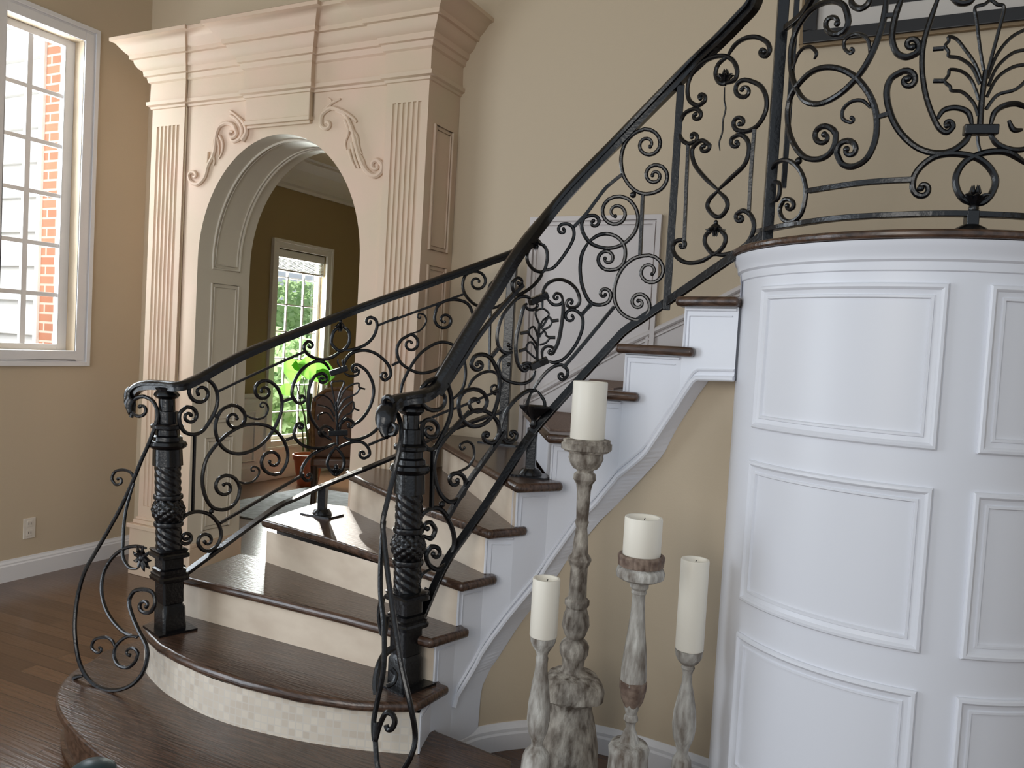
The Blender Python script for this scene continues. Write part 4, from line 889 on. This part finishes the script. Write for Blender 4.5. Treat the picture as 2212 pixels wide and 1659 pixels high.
def tr3(pts, r, par=rr_, name='scroll'):
    P = crom([tuple(PY(a, b, c)) for a, b, c in pts], 5); return G().tube(P, r, 8).make(name, 'iron', par)
tr3([(846,912,2.24),(850,892,2.26),(861,900,2.26),(867,935,2.24),(862,975,2.22),(851,1023,2.2),(835,1090,2.15),(828,1121,2.13),(828,1152,2.12),(841,1266,2.06),(864,1421,1.98),(887,1525,1.95),(897,1587,1.97),(890,1628,1.96),(869,1665,1.97),(842,1688,1.99),(818,1665,2.01),(811,1600,2.03),(812,1560,2.04)], .0085)
tr3([(829,1125,2.14),(823,1200,2.12),(822,1280,2.10),(829,1350,2.08),(829,1440,2.06),(815,1515,2.05),(807,1560,2.04),(810,1600,2.03),(819,1570,2.03),(833,1541,2.02),(847,1543,2.02),(853,1558,2.02),(848,1573,2.02),(838,1576,2.02),(834,1566,2.02)], .0085)
tr3([(826,1290,2.12),(820,1330,2.12),(828,1372,2.12),(836,1330,2.12)], .010, name='leaf_rosette'); tr3([(850,1400,2.22),(832,1412,2.18),(818,1440,2.14),(812,1475,2.12),(814,1500,2.11)], .012); tr3([(846,1445,2.2),(855,1458,2.2),(850,1475,2.19),(836,1482,2.18)], .008)
# ================================================================== CANDLE STANDS
def pxdepth(x, y, D):  # point on ray with depth D along camera axis
    return OC+ray(x, y)*(D/F)
def stand(x0, y0, x1, y1, D, cy0, cy1, cr, profile, base, labels, m='cwood2', rf=None, extra=None):
    top = pxdepth(x0, y0, D); sc = D/F; zt = top.z
    # vertical axis through the top point
    def z_of(y):   # z of the vertical through top whose pixel row is y
        lo, hi = -1.5, 3
        for _ in range(40):
            md = (lo+hi)/2; p = Vector((top.x, top.y, md))-OC; w = p.dot(fw); yy = CY-F*p.dot(up)/w
            if yy > y: lo = md
            else: hi = md
        return (lo+hi)/2
    lab, clab = labels
    t = thing('candle_stand', (top.x, top.y, 0), lab, 'candle stand', 'candle stands in front of the understair wall')
    pr = [(0.0, base[0]), (.02, base[0])]+[(z, r) for z, r in base[1]]+[(z_of(y), w*sc) for y, w in profile[::-1]]
    out = [pr[0]]
    for q in pr[1:]:
        if q[0] > out[-1][0]+1e-4: out.append(q)
    g = G().lathe(out, (top.x, top.y), 36, rf); g.make('turned_shaft', m, t)
    if extra: extra(t, top, z_of, sc)
    c = thing('pillar_candle', (top.x, top.y, z_of(cy1)), clab, 'candle', 'white pillar candles on the stands')
    z0, z1, r = z_of(cy1)+.0008, z_of(cy0), cr*sc
    G().lathe([(z0, r*.97), (z0+.003, r), (z1-.004, r), (z1, r*.97), (z1, r*.82), (z1-.006, r*.72), (z1-.016, r*.5), (z1-.018, r*.12)], (top.x, top.y), 40).make('wax_body', 'wax', c)
    G().tube([(top.x, top.y, z1-.02), (top.x+.002, top.y, z1-.008), (top.x+.004, top.y, z1-.002)], .0014, 6).make('wick', 'slot', c)
    G().lathe([(z1-.0165, r*.48), (z1-.0155, r*.46)], (top.x, top.y), 20).make('melted_pool', 'wick', c, label='tan hollow of melted wax')
    return t
def flute(n, amp, lo=None): return lambda th, z, r: r*(1+amp*abs(cos(n*th/2)))
# tall central stand
def rf_tall(th, z, r):
    if r > .10: return r*(1+.13*cos(3*th+.6))/(1.05)
    if 1.19 < z < 1.25: return r*(1+.03*cos(12*th))
    if .42 < z < .60 or .70 < z < .85: return r*(1+.07*abs(cos(5*th)))
    return r
stand(1276, 822, 1240, 1640, 2.70, 824, 948, 37.5, [(948,46),(950,51),(955,50),(958,54),(970,54),(972,50),(975,48),(977,38),(984,37),(990,38),(1003,33),(1012,26),(1014,20),(1018,17),(1024,24),(1035,25),(1045,18),(1060,15),(1100,14),(1120,13),(1128,15),(1140,12),(1160,15),(1195,17),(1202,22),(1208,25),(1216,22),(1225,18),(1260,18),(1290,20),(1296,27),(1305,27),(1312,22),(1330,28),(1350,29),(1370,22),(1378,17),(1385,26),(1395,31),(1410,30),(1422,24),(1440,22),(1448,26),(1456,50),(1466,66),(1480,72),(1500,70),(1510,50),(1525,46),(1560,56),(1600,64),(1659,70)],
      (.125, [(.05, .12), (.09, .11)]), ('tallest candle stand, carved grey weathered wood with a wide triangular foot', 'white pillar candle highest up, on the tallest stand'), 'cwood', rf_tall)
stand(1181, 1249, 1155, 1659, 2.42, 1249, 1374, 30, [(1374,29),(1380,28),(1386,27),(1392,24),(1408,14),(1416,12),(1421,14),(1432,13),(1450,14),(1480,19),(1520,24),(1555,25),(1580,21),(1600,13),(1608,12),(1614,16),(1624,26),(1636,31),(1659,32)],
      (.075, [(.03, .072), (.05, .055)]), ('short weathered wood candle stand at the left of the group beside the stairs', 'white pillar candle on the leftmost short stand'), 'cwood2', lambda th, z, r: r*(1+.05*cos(6*th)) if z < .22 else r)
def gallery(t, top, z_of, sc):
    z0, z1 = z_of(1224), z_of(1197)
    G().lathe([(z0, 42*sc), (z0+.004, 47*sc), (z1-.006, 49*sc), (z1, 46*sc), (z1, 42.5*sc), (z0+.002, 42.5*sc)], (top.x, top.y), 120, lambda th, z, r: r*(1+.045*abs(cos(13*th))) if r > 43*sc else r).make('fluted_gallery', 'brownwood', t, label='brown fluted rim around the candle')
    zb, zt = z_of(1530), z_of(1470)
    G().lathe([(zb, 13*sc), (zb+(zt-zb)*.3, 22*sc), (zb+(zt-zb)*.7, 27*sc), (zt, 28*sc), (zt+.002, 26*sc)], (top.x, top.y), 60, lambda th, z, r: r*(1+.10*abs(cos(3*th)))).make('leaf_carving', 'brownwood', t, label='brown carved leaf collar')
stand(1391, 1117, 1358, 1640, 2.45, 1117, 1208, 41, [(1208,41),(1224,44),(1228,50),(1236,53),(1246,51),(1252,40),(1256,22),(1262,20),(1268,20),(1274,15),(1280,17),(1284,14),(1300,14),(1330,16),(1370,20),(1410,25),(1445,28),(1475,28),(1500,24),(1525,17),(1542,12),(1548,15),(1554,16),(1560,11),(1572,10),(1580,14),(1590,18),(1600,22),(1606,40),(1616,45),(1630,43),(1659,42)],
      (.10, [(.04, .09), (.07, .075)]), ('whitewashed baluster candle stand with brown fluted rim, second from the right', 'short wide white candle sunk in a brown fluted rim'), 'cwood2', lambda th, z, r: r*(1+.07*abs(cos(4*th))) if z < .26 else r, gallery)
stand(1502, 1208, 1468, 1659, 2.58, 1208, 1402, 30.5, [(1402,31),(1410,29),(1418,28),(1428,22),(1436,13),(1442,15),(1448,12),(1456,10),(1475,11),(1500,17),(1535,24),(1565,26),(1590,23),(1612,15),(1624,12),(1630,14),(1640,20),(1659,22)],
      (.07, [(.03, .068), (.05, .05)]), ('slim weathered wood candle stand nearest the curved white wall', 'long white pillar candle nearest the curved white wall'), 'cwood2')
# ================================================================== INNER ROOM FURNITURE
pc = PZ(664, 1047, 0)
t = thing('potted_plant', (pc.x, pc.y, 0), 'broad-leaved green plant in a terracotta pot beyond the arch', 'plant')
G().lathe([(0, .10), (.02, .105), (.26, .145), (.262, .158), (.31, .162), (.312, .150), (.28, .145)], (pc.x, pc.y), 28).make('pot', 'terra', t)
G().lathe([(.27, .14), (.285, .135)], (pc.x, pc.y), 20).make('soil', 'soil', t)
def stem_to(x, y, x0, y0, r=.012):
    D = (pc-OC).dot(fw); a = pxdepth(x0, y0, D); b = pxdepth(x, y, D); m_ = (a+b)/2+Vector((.02, 0, .02)); return a, m_, b
g = G()
for (x, y, x0, y0, r) in ((640,830,668,975,.012),(655,815,666,975,.009),(668,800,664,975,.016),(690,810,668,975,.010),(645,900,655,975,.010),(672,850,672,975,.03)):
    a, mm, b = stem_to(x, y, x0, y0); g.tube([a, mm, b], [r, r*.8, r*.5], 7)
g.make('stem', 'stem', t)
D = (pc-OC).dot(fw)
for (x, y, w, h, an) in ((693,800,95,52,.25),(640,798,40,55,-.5),(705,815,40,30,.8),(628,842,35,26,.1),(655,790,34,24,.0)):
    c = pxdepth(x, y, D); g = G(); ww, hh = w*D/F/2, h*D/F/2; vs = []
    for i in range(9):
        s = -1+2*i/8; wd = sqrt(max(0, 1-s*s))*(1-.25*s)
        for j in (-1, 0, 1):
            lx, lz = s*ww, j*hh*wd; X_ = lx*cos(an)+lz*sin(an); Z_ = -lx*sin(an)+lz*cos(an); vs.append(c+Vector((X_*.7, X_*.5-.05*s*s-.02*abs(j), Z_)))
    g.add(vs, [(i*3+j, i*3+j+1, (i+1)*3+j+1, (i+1)*3+j) for i in range(8) for j in range(2)]); g.make('leaf', 'leaf', t)
# leather chair
cc = Vector((-4.42, 5.66, .0122)); t = thing('leather_chair', cc, 'high-backed brown leather chair with carved wooden frame beyond the arch', 'chair')
th = radians(38); ex = Vector((cos(th), sin(th), 0)); ey = Vector((-sin(th), cos(th), 0))
def C(x, y, z): return cc+ex*x+ey*y+Vector((0, 0, z))
def cbox(g, x0, x1, y0, y1, z0, z1, lean=0):
    g.add([C(x, y+lean*(z-z0), z) for z in (z0, z1) for x, y in ((x0, y0), (x1, y0), (x1, y1), (x0, y1))], [(3, 2, 1, 0), (4, 5, 6, 7), (0, 1, 5, 4), (1, 2, 6, 5), (2, 3, 7, 6), (3, 0, 4, 7)]); return g
cbox(G(), -.26, .26, -.26, .24, .40, .50).make('seat', 'leather', t, bevel=.03)
g = G(); prf = [(-.24, .50), (-.26, .8), (-.25, .98), (-.16, 1.06), (0, 1.09), (.16, 1.06), (.25, .98), (.26, .8), (.24, .50)]
vs = [C(x, yy-.28-(z-.5)*.12, z) for yy in (0, .07) for x, z in prf]; n = len(prf)
g.add(vs, [tuple(range(n)), tuple(range(n, 2*n))]+[(i, (i+1) % n, n+(i+1) % n, n+i) for i in range(n)]); g.make('backrest', 'leather', t, bevel=.02)
g = G(); g.tube([C(x, -.285-(z-.5)*.12, z) for x, z in prf], .018, 8); g.make('back_frame', 'gilt', t)
for sx in (-1, 1):
    for sy, zz in ((-.24, .42), (.2, .42)):
        g = G(); g.tube([C(sx*.23, sy, zz), C(sx*.225, sy, .2), C(sx*.23, sy+(.03 if sy > 0 else -.05), 0)], [.03, .022, .02], 8); g.make('leg', 'gilt' if sy > 0 else 'darkwood', t)
    g = G(); g.tube([C(sx*.27, -.3, .72), C(sx*.29, -.05, .73), C(sx*.29, .2, .70), C(sx*.27, .2, .5)], .022, 8); g.make('arm', 'gilt', t)
t = G().prism([(-5.35, 4.95), (-3.9, 4.95), (-3.9, 6.35), (-5.35, 6.35)], .001, .012).make('area_rug', 'rug', None, smooth=False); tag(t, 'pale blue-grey rug on the floor beneath the leather chair', 'rug')
# ================================================================== PICTURE ABOVE STAIRS
a = PY(1735, 97, YB-.02); X0, Z0 = a.x, a.z
t = thing('framed_picture', (X0+.6, YB-.02, Z0), 'large black-framed picture on the wall above the landing railing', 'picture')
X1, Z1 = X0+1.25, Z0+.9
g = G(); w = .052
for (x0, x1, z0, z1) in ((X0, X1, Z0, Z0+w), (X0, X1, Z1-w, Z1), (X0, X0+w, Z0+w, Z1-w), (X1-w, X1, Z0+w, Z1-w)): g.box((x0, YB-.035, z0), (x1, YB-.003, z1))
g.make('frame', 'black', t, smooth=False, bevel=.004)
g = G(); e_ = .014
for (x0, x1, z0, z1) in ((X0-e_, X1+e_, Z0-e_, Z0), (X0-e_, X1+e_, Z1, Z1+e_), (X0-e_, X0, Z0, Z1), (X1, X1+e_, Z0, Z1)): g.box((x0, YB-.024, z0), (x1, YB-.003, z1))
g.make('frame_edge', 'gold', t, smooth=False, bevel=.003, label='dull gold outer edge of the frame')
G().box((X0+w, YB-.012, Z0+w), (X1-w, YB-.004, Z1-w)).make('mat_board', 'matboard', t, smooth=False)
G().box((X0+.25, YB-.014, Z0+.13), (X1-.25, YB-.011, Z1-.2)).make('print', 'black', t, smooth=False)
# dark rounded object in the bottom left corner
oc = pxdepth(200, 1690, 1.75)
t = thing('footstool', (oc.x, oc.y, 0), 'dark teal rounded stool top at the bottom left corner in front of the step', 'stool')
G().lathe([(oc.z-.06, .045), (oc.z, .052), (oc.z+.03, .045), (oc.z+.042, .028), (oc.z+.045, .004)], (oc.x, oc.y), 24).make('cushion', 'teal', t)
G().lathe([(0, .05), (.02, .05), (.03, .02), (oc.z-.07, .018), (oc.z-.055, .045)], (oc.x, oc.y), 16).make('pedestal', 'darkwood', t)
# ================================================================== LIGHT
w = bpy.data.worlds.new('World'); S.world = w; w.use_nodes = True; bg = w.node_tree.nodes['Background']; bg.inputs[0].default_value = (.80, .90, 1.0, 1); bg.inputs[1].default_value = .72
def area(name, loc, tgt, sx, sy, power, col):
    l = bpy.data.lights.new(name, 'AREA'); l.shape = 'RECTANGLE'; l.size = sx; l.size_y = sy; l.energy = power; l.color = col
    o = bpy.data.objects.new(name, l); COL.objects.link(o); o.location = loc; o.rotation_euler = (Vector(tgt)-Vector(loc)).to_track_quat('-Z', 'Y').to_euler(); return o
area('daylight_left', (-4.4, -.4, 1.55), (-.8, 3.2, 1.2), 1.6, 2.2, 58, (.84, .91, 1.0))
area('fill_front', (-1.2, -2.8, 2.3), (-3.4, 3.4, 1.2), 2.4, 2.0, 70, (1.0, .95, .88))  # added fill lamp behind the camera, lifts the left wall
area('daylight_window', (XL-.35, 3.0, 2.3), (XL+1, 3.0, 2.0), .6, 1.9, 60, (.85, .93, 1.0))
area('daylight_inner', (XI-.4, 6.8, 1.6), (XI+1, 6.5, 1.2), 1.0, 1.9, 260, (.95, 1.0, .95))
area('fill_garden', (-7.0, 1.4, 3.6), (-5.9, 3.8, 2.0), 2.5, 2.5, 110, (1.0, .98, .95))  # added outdoor lamp, brightens the siding that the sun misses
area('fill_shrub', (-6.7, 8.6, 3.0), (-8.8, 9.4, .9), 1.2, 1.2, 420, (1.0, 1.0, .92))  # added lamp above the shrub, brightens its near leaves
sun = bpy.data.lights.new('sun', 'SUN'); sun.energy = 10; sun.angle = .008; sun.color = (1, .95, .86)
o = bpy.data.objects.new('sun', sun); COL.objects.link(o); o.rotation_euler = Vector((1, -1.03, -.335)).to_track_quat('-Z', 'Y').to_euler()
S.view_settings.view_transform = 'Standard'; S.view_settings.look = 'None'; S.view_settings.exposure = -.07; S.view_settings.gamma = 1; S.view_settings.use_curve_mapping = False
for o in list(COL.objects):
    if '_loc' in o: del o['_loc']
